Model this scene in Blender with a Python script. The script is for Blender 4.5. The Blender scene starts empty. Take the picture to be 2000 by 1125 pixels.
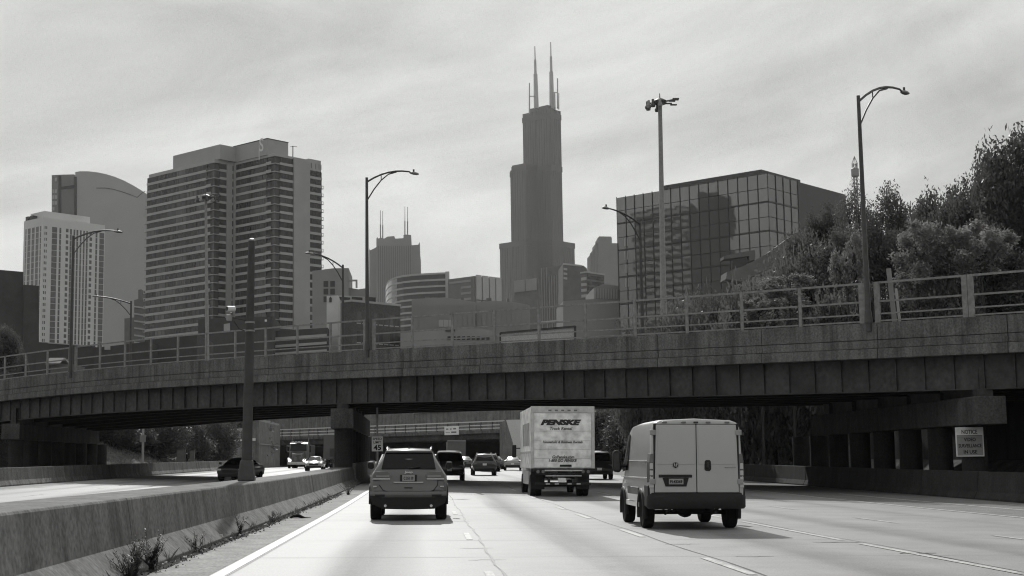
import bpy, math, random
from mathutils import Vector, Matrix, noise
random.seed(7)
R = math.radians
S = bpy.context.scene
COL = S.collection

# ------------------------------------------------------------------ camera, sky, sun, exposure
F = 2800.0
CAMZ = 1.40
ROLL = R(0.9)
M3 = Matrix.Rotation(ROLL, 3, 'Y') @ Matrix.Rotation(-math.atan(168 / F), 3, 'Z') @ Matrix.Rotation(R(90) + math.atan(340.5 / F), 3, 'X')
CP = Vector((0, 0, CAMZ))
cd = bpy.data.cameras.new('camera')
cd.sensor_width = 36.0
cd.lens = 36.0 * F / 2000.0
cd.clip_end = 9000
cam = bpy.data.objects.new('camera', cd)
COL.objects.link(cam)
cam.matrix_world = Matrix.Translation(CP) @ M3.to_4x4()
S.camera = cam
S.render.resolution_x, S.render.resolution_y = 1024, 576

SUN_EL, SUN_AZ = R(33.5), R(-4.0)          # azimuth from +Y, positive to +X
W = bpy.data.worlds.new('World')
S.world = W
W.use_nodes = True
wn, wl = W.node_tree.nodes, W.node_tree.links
wn.clear()
wo = wn.new('ShaderNodeOutputWorld'); bg = wn.new('ShaderNodeBackground')
sky = wn.new('ShaderNodeTexSky'); sky.sky_type = 'NISHITA'; sky.sun_disc = False
sky.sun_elevation = SUN_EL; sky.sun_rotation = SUN_AZ
sky.dust_density = 2.0
bw = wn.new('ShaderNodeRGBToBW')
wl.new(sky.outputs[0], bw.inputs[0])
tc = wn.new('ShaderNodeTexCoord')
mr0 = wn.new('ShaderNodeMapping'); mr0.inputs['Rotation'].default_value = (0, R(11), R(0))     # turn first, then stretch: streaks climb to the right
wl.new(tc.outputs['Generated'], mr0.inputs[0])
mp = wn.new('ShaderNodeMapping'); mp.inputs['Scale'].default_value = (1.9, 1.9, 7.5); mp.inputs['Location'].default_value = (.35, 0, .22)
wl.new(mr0.outputs[0], mp.inputs[0])
n1 = wn.new('ShaderNodeTexNoise'); n1.inputs['Scale'].default_value = .95; n1.inputs['Detail'].default_value = 7; n1.inputs['Roughness'].default_value = .5; n1.inputs['Distortion'].default_value = .5
wl.new(mp.outputs[0], n1.inputs['Vector'])
cr = wn.new('ShaderNodeValToRGB'); cr.color_ramp.elements[0].position = .41; cr.color_ramp.elements[1].position = .59
cr.color_ramp.elements[0].color = (0, 0, 0, 1); cr.color_ramp.elements[1].color = (1, 1, 1, 1)
wl.new(n1.outputs['Fac'], cr.inputs[0])
CLOUD_LO, CLOUD_HI, CLOUD_MIX = 4.7, 7.5, .95       # thin high cloud, a milky veil with brighter streaks
veil = wn.new('ShaderNodeMapRange'); veil.inputs['To Min'].default_value = CLOUD_LO; veil.inputs['To Max'].default_value = CLOUD_HI
n2c = wn.new('ShaderNodeTexNoise'); n2c.inputs['Scale'].default_value = 5.5; n2c.inputs['Detail'].default_value = 8; n2c.inputs['Roughness'].default_value = .6; n2c.inputs['Distortion'].default_value = .8
mp2 = wn.new('ShaderNodeMapping'); mp2.inputs['Scale'].default_value = (1, 1, 2.2); wl.new(mr0.outputs[0], mp2.inputs[0]); wl.new(mp2.outputs[0], n2c.inputs['Vector'])
mr2 = wn.new('ShaderNodeMapRange'); mr2.inputs['From Min'].default_value = .3; mr2.inputs['From Max'].default_value = .7; mr2.inputs['To Min'].default_value = -.28; mr2.inputs['To Max'].default_value = .28
wl.new(n2c.outputs['Fac'], mr2.inputs['Value'])
addc = wn.new('ShaderNodeMath'); addc.operation = 'ADD'; wl.new(cr.outputs[0], addc.inputs[0]); wl.new(mr2.outputs[0], addc.inputs[1])
veil.clamp = False
wl.new(addc.outputs[0], veil.inputs['Value'])
mx = wn.new('ShaderNodeMix'); mx.data_type = 'FLOAT'; mx.inputs[0].default_value = CLOUD_MIX
sep = wn.new('ShaderNodeSeparateXYZ'); wl.new(tc.outputs['Generated'], sep.inputs[0])
hzn = wn.new('ShaderNodeMapRange'); hzn.inputs['From Min'].default_value = 0.0; hzn.inputs['From Max'].default_value = .40; hzn.inputs['To Min'].default_value = 1.10; hzn.inputs['To Max'].default_value = .98
wl.new(sep.outputs['Z'], hzn.inputs['Value'])            # the veil is thicker, so paler, towards the horizon
vm = wn.new('ShaderNodeMath'); vm.operation = 'MULTIPLY'; wl.new(veil.outputs[0], vm.inputs[0]); wl.new(hzn.outputs[0], vm.inputs[1])
wl.new(bw.outputs[0], mx.inputs[2]); wl.new(vm.outputs[0], mx.inputs[3])
tint = wn.new('ShaderNodeCombineColor')
for i, k in enumerate((.985, 1.0, .975)):
    m_ = wn.new('ShaderNodeMath'); m_.operation = 'MULTIPLY'; m_.inputs[1].default_value = k
    wl.new(mx.outputs[0], m_.inputs[0]); wl.new(m_.outputs[0], tint.inputs[i])
wl.new(tint.outputs[0], bg.inputs['Color'])
bg.inputs['Strength'].default_value = .10
wl.new(bg.outputs[0], wo.inputs['Surface'])

sd = bpy.data.lights.new('sun', 'SUN'); sd.energy = 3.2; sd.angle = R(.53); sd.color = (1, .995, .975)
so = bpy.data.objects.new('sun', sd); COL.objects.link(so)
to_sun = Vector((math.cos(SUN_EL) * math.sin(SUN_AZ), math.cos(SUN_EL) * math.cos(SUN_AZ), math.sin(SUN_EL)))
so.rotation_euler = to_sun.to_track_quat('Z', 'Y').to_euler()
so.location = (0, 0, 60)

S.view_settings.view_transform = 'Standard'; S.view_settings.look = 'None'
S.view_settings.exposure = 0.0; S.view_settings.gamma = 1.0; S.view_settings.use_curve_mapping = False
S.render.engine = 'CYCLES'
S.cycles.use_denoising = True; S.cycles.denoising_prefilter = 'NONE'; S.cycles.denoising_input_passes = 'RGB_ALBEDO_NORMAL'; S.cycles.filter_width = 1.15
try: S.cycles.denoiser = 'OPENIMAGEDENOISE'
except Exception: pass
S.cycles.max_bounces = 6; S.cycles.diffuse_bounces = 3; S.cycles.glossy_bounces = 3
S.cycles.volume_bounces = 0; S.cycles.caustics_reflective = False; S.cycles.caustics_refractive = False
S.cycles.sample_clamp_indirect = 1.6

# ------------------------------------------------------------------ survey helpers
def ray(px, py):
    return M3 @ Vector(((px - 1000) / F, (562.5 - py) / F, -1.0))
def at(px, py, Y):
    d = ray(px, py)
    return CP + d * (Y / d.y)
def hit(px, py, C, D):
    """where the sight line through a pixel meets the upright plane through C along D: (metres along D, height)"""
    d = ray(px, py)
    n = Vector((D.y, -D.x, 0))
    t = (Vector((C.x, C.y, 0)) - Vector((CP.x, CP.y, 0))).dot(n) / d.dot(n)
    p = CP + d * t
    return (Vector((p.x - C.x, p.y - C.y, 0)).dot(Vector((D.x, D.y, 0))), p.z)
U = Vector((-math.sin(R(45.6)), math.cos(R(45.6)), 0))    # the street grid: up-left and up-right from the motorway
V = Vector((math.cos(R(45.6)), math.sin(R(45.6)), 0))
ZZ = Vector((0, 0, 1))
CROSS = -math.tan(ROLL)
def prof(Y):
    if Y < 30: return 0.0
    if Y < 60: return .0055 * (Y - 30) ** 2 / 60
    if Y < 150: return .0825 + .0055 * (Y - 60)
    if Y < 190: return .5775 + .0055 * (40 - (190 - Y) ** 2 / 40) / 2
    return .6875
def rz(X, Y): return CROSS * X + prof(Y)

# ------------------------------------------------------------------ materials (the photograph is black and white)
MATS = {}
def mat(name, v, rough=.8, spec=.4, noise_=0., scale=3., metal=0., bump=0., stretch=(1, 1, 1), coat=0., detail=6, fine=0., dark=None):
    if name in MATS: return MATS[name]
    m = bpy.data.materials.new(name); MATS[name] = m
    m.use_nodes = True
    nt = m.node_tree; N, L = nt.nodes, nt.links
    p = N['Principled BSDF']
    p.inputs['Base Color'].default_value = (v, v, v * .985, 1)
    p.inputs['Roughness'].default_value = rough
    p.inputs['Metallic'].default_value = metal
    p.inputs['Specular IOR Level'].default_value = spec
    p.inputs['Coat Weight'].default_value = coat
    p.inputs['Coat Roughness'].default_value = .06
    if noise_ or bump:
        t = N.new('ShaderNodeTexCoord'); mpn = N.new('ShaderNodeMapping'); mpn.inputs['Scale'].default_value = stretch
        L.new(t.outputs['Object'], mpn.inputs[0])
        nz = N.new('ShaderNodeTexNoise'); nz.inputs['Scale'].default_value = scale; nz.inputs['Detail'].default_value = detail; nz.inputs['Roughness'].default_value = .62
        L.new(mpn.outputs[0], nz.inputs['Vector'])
        r = N.new('ShaderNodeValToRGB')
        lo = max(v * (1 - noise_), .002); hi = v * (1 + noise_ * .8)
        r.color_ramp.elements[0].position = .3; r.color_ramp.elements[1].position = .72
        r.color_ramp.elements[0].color = (lo, lo, lo * .985, 1); r.color_ramp.elements[1].color = (hi, hi, hi * .985, 1)
        L.new(nz.outputs['Fac'], r.inputs[0])
        out = r.outputs[0]
        if fine:
            n2 = N.new('ShaderNodeTexNoise'); n2.inputs['Scale'].default_value = fine; n2.inputs['Detail'].default_value = 3
            L.new(t.outputs['Object'], n2.inputs['Vector'])
            mr = N.new('ShaderNodeMapRange'); mr.inputs['From Min'].default_value = .3; mr.inputs['From Max'].default_value = .7; mr.inputs['To Min'].default_value = .66; mr.inputs['To Max'].default_value = 1.28
            L.new(n2.outputs['Fac'], mr.inputs['Value'])
            mm = N.new('ShaderNodeMix'); mm.data_type = 'RGBA'; mm.blend_type = 'MULTIPLY'; mm.inputs[0].default_value = 1
            L.new(out, mm.inputs[6]); L.new(mr.outputs[0], mm.inputs[7]); out = mm.outputs[2]
        if noise_: L.new(out, p.inputs['Base Color'])
        if bump:
            b = N.new('ShaderNodeBump'); b.inputs['Strength'].default_value = bump; b.inputs['Distance'].default_value = .03
            L.new(nz.outputs['Fac'], b.inputs['Height']); L.new(b.outputs[0], p.inputs['Normal'])
    return m

def stained(name, v, streak=.45, rough=.9):
    """concrete with rain streaks running down and blotches"""
    if name in MATS: return MATS[name]
    m = mat(name, v, rough, .25, .28, 1.1, bump=.25, fine=14)
    nt = m.node_tree; N, L = nt.nodes, nt.links
    p = N['Principled BSDF']
    src = p.inputs['Base Color'].links[0].from_socket
    g = N.new('ShaderNodeNewGeometry'); mpn = N.new('ShaderNodeMapping'); mpn.inputs['Scale'].default_value = (2.2, 2.2, .16)
    L.new(g.outputs['Position'], mpn.inputs[0])
    nz = N.new('ShaderNodeTexNoise'); nz.inputs['Scale'].default_value = 1.; nz.inputs['Detail'].default_value = 5; nz.inputs['Roughness'].default_value = .7
    L.new(mpn.outputs[0], nz.inputs['Vector'])
    mr = N.new('ShaderNodeMapRange'); mr.inputs['From Min'].default_value = .42; mr.inputs['From Max'].default_value = .7
    mr.inputs['To Min'].default_value = 1.08; mr.inputs['To Max'].default_value = 1 - streak
    L.new(nz.outputs['Fac'], mr.inputs['Value'])
    mm = N.new('ShaderNodeMix'); mm.data_type = 'RGBA'; mm.blend_type = 'MULTIPLY'; mm.inputs[0].default_value = 1
    L.new(src, mm.inputs[6]); L.new(mr.outputs[0], mm.inputs[7]); L.new(mm.outputs[2], p.inputs['Base Color'])
    return m

def road_mat():
    m = bpy.data.materials.new('road_concrete'); m.use_nodes = True
    nt = m.node_tree; N, L = nt.nodes, nt.links; p = N['Principled BSDF']
    g = N.new('ShaderNodeNewGeometry'); sp = N.new('ShaderNodeSeparateXYZ'); L.new(g.outputs['Position'], sp.inputs[0])
    def math_(op, a, b=None):
        q = N.new('ShaderNodeMath'); q.operation = op
        for i, x in enumerate((a, b)):
            if x is None: continue
            if isinstance(x, (int, float)): q.inputs[i].default_value = x
            else: L.new(x, q.inputs[i])
        return q.outputs[0]
    mpn = N.new('ShaderNodeMapping'); mpn.inputs['Scale'].default_value = (.9, .035, 1); L.new(g.outputs['Position'], mpn.inputs[0])
    wob = N.new('ShaderNodeTexNoise'); wob.inputs['Scale'].default_value = 1; wob.inputs['Detail'].default_value = 4; L.new(mpn.outputs[0], wob.inputs['Vector'])
    xw = math_('ADD', sp.outputs['X'], math_('MULTIPLY', math_('SUBTRACT', wob.outputs['Fac'], .5), 1.3))
    c = math_('COSINE', math_('MULTIPLY', math_('SUBTRACT', xw, -.72), 2 * math.pi / 3.38))       # 1 on the lane centre (oil drip), -1 on the lane line
    oil = math_('POWER', math_('MAXIMUM', c, 0.0), 1.6)
    oil = math_('MULTIPLY', oil, math_('ADD', math_('MULTIPLY', wob.outputs['Fac'], 1.3), -.12))
    n1 = N.new('ShaderNodeTexNoise'); n1.inputs['Scale'].default_value = .55; n1.inputs['Detail'].default_value = 9; n1.inputs['Roughness'].default_value = .68; L.new(g.outputs['Position'], n1.inputs['Vector'])
    n2 = N.new('ShaderNodeTexNoise'); n2.inputs['Scale'].default_value = 38; n2.inputs['Detail'].default_value = 3; L.new(g.outputs['Position'], n2.inputs['Vector'])
    base = math_('ADD', .285, math_('MULTIPLY', math_('SUBTRACT', n1.outputs['Fac'], .5), .24))
    base = math_('ADD', base, math_('MULTIPLY', math_('SUBTRACT', n2.outputs['Fac'], .5), .24))
    base = math_('MULTIPLY', base, math_('SUBTRACT', 1.0, math_('MULTIPLY', oil, .45)))
    cc = N.new('ShaderNodeCombineColor'); [L.new(base, cc.inputs[i]) for i in range(3)]
    L.new(cc.outputs[0], p.inputs['Base Color'])
    ro = math_('ADD', .56, math_('MULTIPLY', oil, .16)); ro = math_('ADD', ro, math_('MULTIPLY', n1.outputs['Fac'], .08))
    L.new(ro, p.inputs['Roughness']); p.inputs['Specular IOR Level'].default_value = .2
    b = N.new('ShaderNodeBump'); b.inputs['Strength'].default_value = .12; b.inputs['Distance'].default_value = .01; L.new(n2.outputs['Fac'], b.inputs['Height']); L.new(b.outputs[0], p.inputs['Normal'])
    return m

def leaf_mat(name, v, tr):
    m = bpy.data.materials.new(name); MATS[name] = m; m.use_nodes = True
    nt = m.node_tree; N, L = nt.nodes, nt.links; N.remove(N['Principled BSDF'])
    o = N['Material Output']; d = N.new('ShaderNodeBsdfDiffuse'); t = N.new('ShaderNodeBsdfTranslucent'); mx_ = N.new('ShaderNodeMixShader'); gl = N.new('ShaderNodeBsdfGlossy'); m2 = N.new('ShaderNodeMixShader')
    oi = N.new('ShaderNodeNewGeometry'); mr = N.new('ShaderNodeMapRange'); mr.inputs['To Min'].default_value = v * .55; mr.inputs['To Max'].default_value = v * 1.5
    L.new(oi.outputs['Random Per Island'], mr.inputs['Value']); L.new(mr.outputs[0], d.inputs['Color'])
    t.inputs['Color'].default_value = (tr, tr, tr * .97, 1)
    gl.inputs['Roughness'].default_value = .38; gl.inputs['Color'].default_value = (.6, .6, .6, 1)
    mx_.inputs[0].default_value = .42; L.new(d.outputs[0], mx_.inputs[1]); L.new(t.outputs[0], mx_.inputs[2])
    m2.inputs[0].default_value = .08; L.new(mx_.outputs[0], m2.inputs[1]); L.new(gl.outputs[0], m2.inputs[2])
    L.new(m2.outputs[0], o.inputs['Surface'])
    return m

# ------------------------------------------------------------------ geometry helpers
class MB:
    def __init__(s): s.v = []; s.f = []
    def add(s, vs, fs):
        n = len(s.v); s.v += [tuple(x) for x in vs]; s.f += [tuple(i + n for i in f) for f in fs]; return s
    def hexa(s, c):      # 8 corners: bottom ring 0-3, top ring 4-7
        return s.add(c, [(0, 3, 2, 1), (4, 5, 6, 7), (0, 1, 5, 4), (1, 2, 6, 5), (2, 3, 7, 6), (3, 0, 4, 7)])
    def box(s, x0, x1, y0, y1, z0, z1):
        return s.hexa([(x0, y0, z0), (x1, y0, z0), (x1, y1, z0), (x0, y1, z0), (x0, y0, z1), (x1, y0, z1), (x1, y1, z1), (x0, y1, z1)])
    def obox(s, C, A, B, a0, a1, b0, b1, z0, z1):
        q = lambda a, b, z: Vector((C.x, C.y, 0)) + A * a + B * b + ZZ * z
        return s.hexa([q(a0, b0, z0), q(a1, b0, z0), q(a1, b1, z0), q(a0, b1, z0), q(a0, b0, z1), q(a1, b0, z1), q(a1, b1, z1), q(a0, b1, z1)])
    def tube(s, p0, p1, r0, r1=None, n=8, caps=True):
        p0, p1 = Vector(p0), Vector(p1); r1 = r0 if r1 is None else r1
        d = (p1 - p0)
        if d.length < 1e-6: return s
        d.normalize(); a = d.orthogonal().normalized(); b = d.cross(a)
        vs = []
        for p, r in ((p0, r0), (p1, r1)):
            vs += [p + (a * math.cos(2 * math.pi * i / n) + b * math.sin(2 * math.pi * i / n)) * r for i in range(n)]
        fs = [(i, (i + 1) % n, n + (i + 1) % n, n + i) for i in range(n)]
        if caps: fs += [tuple(range(n - 1, -1, -1)), tuple(range(n, 2 * n))]
        return s.add(vs, fs)
    def path(s, pts, r, n=6):
        pts = [Vector(p) for p in pts]
        rs = r if isinstance(r, (list, tuple)) else [r] * len(pts)
        rings = []
        up = None
        for i, p in enumerate(pts):
            d = (pts[min(i + 1, len(pts) - 1)] - pts[max(i - 1, 0)]).normalized()
            a = d.orthogonal().normalized() if up is None else (up - d * up.dot(d)).normalized()
            up = a; b = d.cross(a)
            rings.append([p + (a * math.cos(2 * math.pi * k / n) + b * math.sin(2 * math.pi * k / n)) * rs[i] for k in range(n)])
        vs = [v for q in rings for v in q]; fs = []
        for i in range(len(pts) - 1):
            fs += [(i * n + k, i * n + (k + 1) % n, (i + 1) * n + (k + 1) % n, (i + 1) * n + k) for k in range(n)]
        fs += [tuple(range(n - 1, -1, -1)), tuple((len(pts) - 1) * n + k for k in range(n))]
        return s.add(vs, fs)
    def lathe(s, c, prof_, n=14, axis='Z'):
        vs = []; fs = []
        for (r, h) in prof_:
            for k in range(n):
                a = 2 * math.pi * k / n; x, y = r * math.cos(a), r * math.sin(a)
                vs.append({'Z': (c[0] + x, c[1] + y, c[2] + h), 'X': (c[0] + h, c[1] + x, c[2] + y), 'Y': (c[0] + y, c[1] + h, c[2] + x)}[axis])
        for i in range(len(prof_) - 1):
            fs += [(i * n + k, i * n + (k + 1) % n, (i + 1) * n + (k + 1) % n, (i + 1) * n + k) for k in range(n)]
        fs += [tuple(range(n - 1, -1, -1)), tuple((len(prof_) - 1) * n + k for k in range(n))]
        return s.add(vs, fs)
    def prism(s, poly, d):   # closed polygon of 3-D points pushed along d
        n = len(poly); d = Vector(d)
        vs = [Vector(p) for p in poly] + [Vector(p) + d for p in poly]
        return s.add(vs, [tuple(range(n)), tuple(range(2 * n - 1, n - 1, -1))] + [(i, n + i, n + (i + 1) % n, (i + 1) % n) for i in range(n)])
    def loft(s, rings, cap=True):
        n = len(rings[0]); vs = [p for r in rings for p in r]; fs = []
        for i in range(len(rings) - 1):
            fs += [(i * n + k, i * n + (k + 1) % n, (i + 1) * n + (k + 1) % n, (i + 1) * n + k) for k in range(n)]
        if cap: fs += [tuple(range(n - 1, -1, -1)), tuple((len(rings) - 1) * n + k for k in range(n))]
        return s.add(vs, fs)
    def quad(s, a, b, c, d): return s.add([a, b, c, d], [(0, 1, 2, 3)])

def fix_normals(me):
    import bmesh
    b = bmesh.new(); b.from_mesh(me); bmesh.ops.recalc_face_normals(b, faces=b.faces); b.to_mesh(me); b.free()
def build(mb, name, m, parent=None, world=False, smooth=None, bevel=0, sub=0, recalc=True, kind=None):
    off = Vector((0, 0, 0))
    if world and parent is not None:
        p = parent
        while p is not None: off += p.location; p = p.parent
    me = bpy.data.meshes.new(name)
    me.from_pydata([tuple(Vector(v) - off) for v in mb.v] if off.length else mb.v, [], mb.f)
    if recalc: fix_normals(me)
    me.materials.append(m)
    if smooth is not None:
        me.polygons.foreach_set('use_smooth', [True] * len(me.polygons))
        if smooth < 179: me.set_sharp_from_angle(angle=R(smooth))
    o = bpy.data.objects.new(name, me); COL.objects.link(o)
    if parent is not None: o.parent = parent
    if bevel:
        b = o.modifiers.new('bevel', 'BEVEL'); b.width = bevel; b.segments = 2; b.limit_method = 'ANGLE'; b.angle_limit = R(40)
    if sub:
        b = o.modifiers.new('subsurf', 'SUBSURF'); b.levels = sub; b.render_levels = sub
    if kind: o['kind'] = kind
    return o
def inst(src, parent, loc, rot=(0, 0, 0), sc=(1, 1, 1), name=None):
    o = src.copy(); COL.objects.link(o); o.parent = parent; o.location = loc; o.rotation_euler = rot; o.scale = sc
    if name: o.name = name
    return o
def thing(name, label, cat, loc=(0, 0, 0), group=None):
    o = bpy.data.objects.new(name, None); COL.objects.link(o); o.empty_display_size = .2
    o.location = loc; o['label'] = label; o['category'] = cat
    if group: o['group'] = group
    return o
def tag(o, label, cat, group=None):
    o['label'] = label; o['category'] = cat
    if group: o['group'] = group
    return o
def struct(mb, name, m, **k):
    o = build(mb, name, m, **k); o['kind'] = 'structure'; return o
def copy_tree(o, parent=None):
    c = o.copy(); COL.objects.link(c); c.parent = parent
    for ch in [x for x in o.children]: copy_tree(ch, c)
    return c
def place(root, X, Y, yaw=0.):
    root.matrix_world = Matrix.Translation((X, Y, rz(X, Y))) @ (Matrix.Rotation(ROLL, 4, 'Y') @ Matrix.Rotation(yaw, 4, 'Z'))
    return root
def text_mesh(s, size, shear=0., bold=0., spacing=1.):
    cu = bpy.data.curves.new('lettering', 'FONT'); cu.body = s; cu.size = size; cu.shear = shear; cu.offset = bold; cu.extrude = .004
    cu.align_x = 'CENTER'; cu.align_y = 'CENTER'; cu.space_character = spacing; cu.resolution_u = 3
    o = bpy.data.objects.new('tmp', cu); COL.objects.link(o)
    bpy.context.view_layer.update()
    me = bpy.data.meshes.new_from_object(o.evaluated_get(bpy.context.evaluated_depsgraph_get()))
    bpy.data.objects.remove(o); bpy.data.curves.remove(cu)
    return me
def text(s, size, loc, m, parent, width=None, height=None, shear=0., bold=0., rot=(R(90), 0, 0), spacing=1.):
    me = text_mesh(s, size, shear, bold, spacing)
    xs = [v.co.x for v in me.vertices]; ys = [v.co.y for v in me.vertices]
    cx, cy = (min(xs) + max(xs)) / 2, (min(ys) + max(ys)) / 2
    sx = width / (max(xs) - min(xs)) if width else 1; sy = height / (max(ys) - min(ys)) if height else 1
    for v in me.vertices: v.co.x = (v.co.x - cx) * sx; v.co.y = (v.co.y - cy) * sy
    me.materials.clear(); me.materials.append(m); me.name = 'lettering'
    o = bpy.data.objects.new('lettering', me); COL.objects.link(o); o.parent = parent; o.location = loc; o.rotation_euler = rot
    return o

# shared materials
CONC = stained('bridge_concrete', .145, .6)
CONC2 = stained('barrier_concrete', .20, .38)
SHADEC = stained('shade_darkened_concrete', .038, .35)  # streaked concrete, base colour darkened to stand for shade under the bridge
CONC3 = stained('barrier_concrete_older', .165, .5)
CONCL = stained('pale_concrete', .34, .3)
STEEL = mat('painted_girder_steel', .05, .6, .4, .6, .9, stretch=(1, 1, .6), fine=5)
RAILM = mat('rail_steel', .21, .55, .5, .35, 5)
POLED = mat('dark_pole_steel', .05, .5, .5, .3, 4)
POLEG = mat('galvanised_steel', .24, .5, .5, .25, 4)
RUBBER = mat('tyre_rubber', .012, .85, .2, .2, 20)
BLACKP = mat('black_plastic', .014, .65, .35, .2, 18)
CARGLASS = mat('car_glass', .006, .06, .3)
DARKG = mat('dark_glass', .03, .12, .6)
CHROME = mat('chrome', .6, .12, .5, metal=1.)
ALLOY = mat('alloy_wheel', .35, .35, .5, metal=.7)
REDL = mat('tail_lamp_glass', .14, .12, .6)
LAMPC = mat('clear_lamp_glass', .5, .12, .6)
WHITEP = mat('white_paint', .62, .45, .5, .12, 9)
SIGNW = mat('sign_white', .78, .5, .4, .08, 8)
BLACKL = mat('black_lettering', .015, .6, .3)

# ================================================================== SETTING
GRASSM = mat('dry_grass_soil', .10, .95, .1, .5, 1.2, bump=.4, fine=18)
SOIL = mat('city_ground_soil', .09, .95, .1, .4, .4)
def smooth01(t):
    t = max(0., min(1., t)); return t * t * (3 - 2 * t)
def terrain(X, Y):
    base = rz(max(-40, min(40, X)), Y) - .05
    l0 = -33 + 8.5 * smooth01((Y - 125) / 25)
    tl = smooth01((l0 - X) / 15); tr = smooth01((X - 23.5) / 10.5)
    top = 6.2 if X < 0 else 5.2
    z = base + max(tl, tr) * (top - base)
    far = smooth01((Y - 325) / 8)
    return z * (1 - far) + 6.0 * far
xs = [-1500, -600, -250, -120, -80, -60, -52, -48, -44, -41, -38, -35, -33, -31, -29, -27, -25, -23, -21.6, -10, 0, 10, 21.5, 23, 25, 27, 29, 31, 33, 36, 42, 60, 90, 150, 300, 700, 1500]
ys = [-900, -300, -100, -40, -10, 10, 30, 40, 50, 60, 70, 80, 90, 100, 110, 118, 124, 130, 136, 142, 148, 154, 165, 180, 195, 210, 225, 240, 260, 290, 322, 326, 330, 334, 360, 500, 900, 1600, 2500]
mb = MB(); mb.v = [(x, y, terrain(x, y)) for y in ys for x in xs]
nx = len(xs)
mb.f = [(j * nx + i, j * nx + i + 1, (j + 1) * nx + i + 1, (j + 1) * nx + i) for j in range(len(ys) - 1) for i in range(nx - 1)]
struct(mb, 'ground', GRASSM, recalc=False, smooth=179)

YS = [-30, -10, 0, 10, 20, 30, 36, 42, 48, 54, 60, 75, 90, 105, 120, 135, 150, 156, 162, 168, 174, 180, 186, 192, 200, 240, 330]
def strip(mb, x0, x1, y0, y1, lift, jit=0., step=None):
    cuts = [y0] + [y for y in YS if y0 < y < y1] + [y1]
    if step:
        n = max(1, int((y1 - y0) / step)); cuts = sorted(set(cuts + [y0 + (y1 - y0) * i / n for i in range(n + 1)]))
    x0f = x0 if callable(x0) else (lambda y, c=x0: c); x1f = x1 if callable(x1) else (lambda y, c=x1: c)
    vs = []
    for y in cuts:
        a, b = x0f(y), x1f(y)
        if jit: a += random.uniform(-jit, jit); b += random.uniform(-jit, jit)
        vs += [(a, y, rz(a, y) + lift), (b, y, rz(b, y) + lift)]
    mb.add(vs, [(2 * i, 2 * i + 1, 2 * i + 3, 2 * i + 2) for i in range(len(cuts) - 1)])
    return mb
ROADM = road_mat()
road = struct(strip(MB(), -21.4, 21.3, -30, 330, 0.0), 'road', ROADM, recalc=False)
SHOULD = mat('shoulder_concrete', .36, .92, .15, .3, 1.6, fine=26, detail=8)
ASPH = mat('shoulder_asphalt', .2, .9, .2, .25, 1.2, fine=22)
struct(strip(MB(), -3.66, -2.70, -30, 215, .004), 'road_shoulder', SHOULD, recalc=False)
struct(strip(MB(), 15.15, 21.2, -30, 215, .004), 'road_shoulder', ASPH, recalc=False)
struct(strip(MB(), -21.3, -19.6, 20, 215, .004), 'road_shoulder', SHOULD, recalc=False)
# painted lines, worn
def paint_mat():
    m = mat('worn_road_paint', .5, .6, .4, .22, 6, fine=30); return m
PAINT = paint_mat()
PAINT2 = mat('faded_lane_paint', .46, .65, .35, .4, 3, fine=24)
SEAM = mat('seam_tar', .018, .6, .4)
SEAM2 = mat('joint_sealant', .13, .8, .3)
def line(x0, x1, y0, y1, name='lane_marking', m=None, lift=.008, **k):
    return struct(strip(MB(), x0, x1, y0, y1, lift, **k), name, m or (PAINT2 if name == 'lane_marking' else PAINT), parent=road, recalc=False)
line(-2.66, -2.49, -5, 205, 'edge_line', lift=.008)
line(15.0, 15.16, -5, 190, 'edge_line', lift=.010)
line(17.3, 17.44, 20, 60, 'edge_line', lift=.010)
mbx = MB(); y0, y1 = 33.5, 37.2
mbx.add([(15.2, y0 + 1.2, rz(15.2, y0) + .012), (17.3, y1, rz(17.3, y1) + .012), (17.3, y1 + .5, rz(17.3, y1) + .012), (15.2, y0 + 1.7, rz(15.2, y0) + .012)], [(0, 1, 2, 3)])
struct(mbx, 'chevron_line', PAINT, parent=road, recalc=False)
for y in (16.2, 26.4, 38.8, 51, 63, 75, 87, 99, 111, 123, 135, 147): line(.74, .85, y, y + 2.6)
for y in (18.0, 27.2, 36, 42.5, 54, 66, 78, 90, 102, 114, 126, 138): line(4.02, 4.14, y, y + (3.2 if y < 40 else 2.6))
for y, l in ((8, 5), (17.5, 7.2), (25.9, 8.2), (36, 7), (46, 6), (57, 6), (70, 6), (84, 6), (98, 6), (112, 6)): line(7.44, 7.58, y, y + l)
for y in (16, 24, 33, 42, 52, 64, 76, 90, 104, 118): line(10.84, 10.95, y, y + 3.4)
for x in (-8.6, -12.2, -15.8):
    for y in range(46, 200, 12): line(x - .06, x + .06, y, y + 3)
line(-5.75, -5.62, 20, 205, 'edge_line'); line(-19.55, -19.42, 20, 205, 'edge_line')
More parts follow.
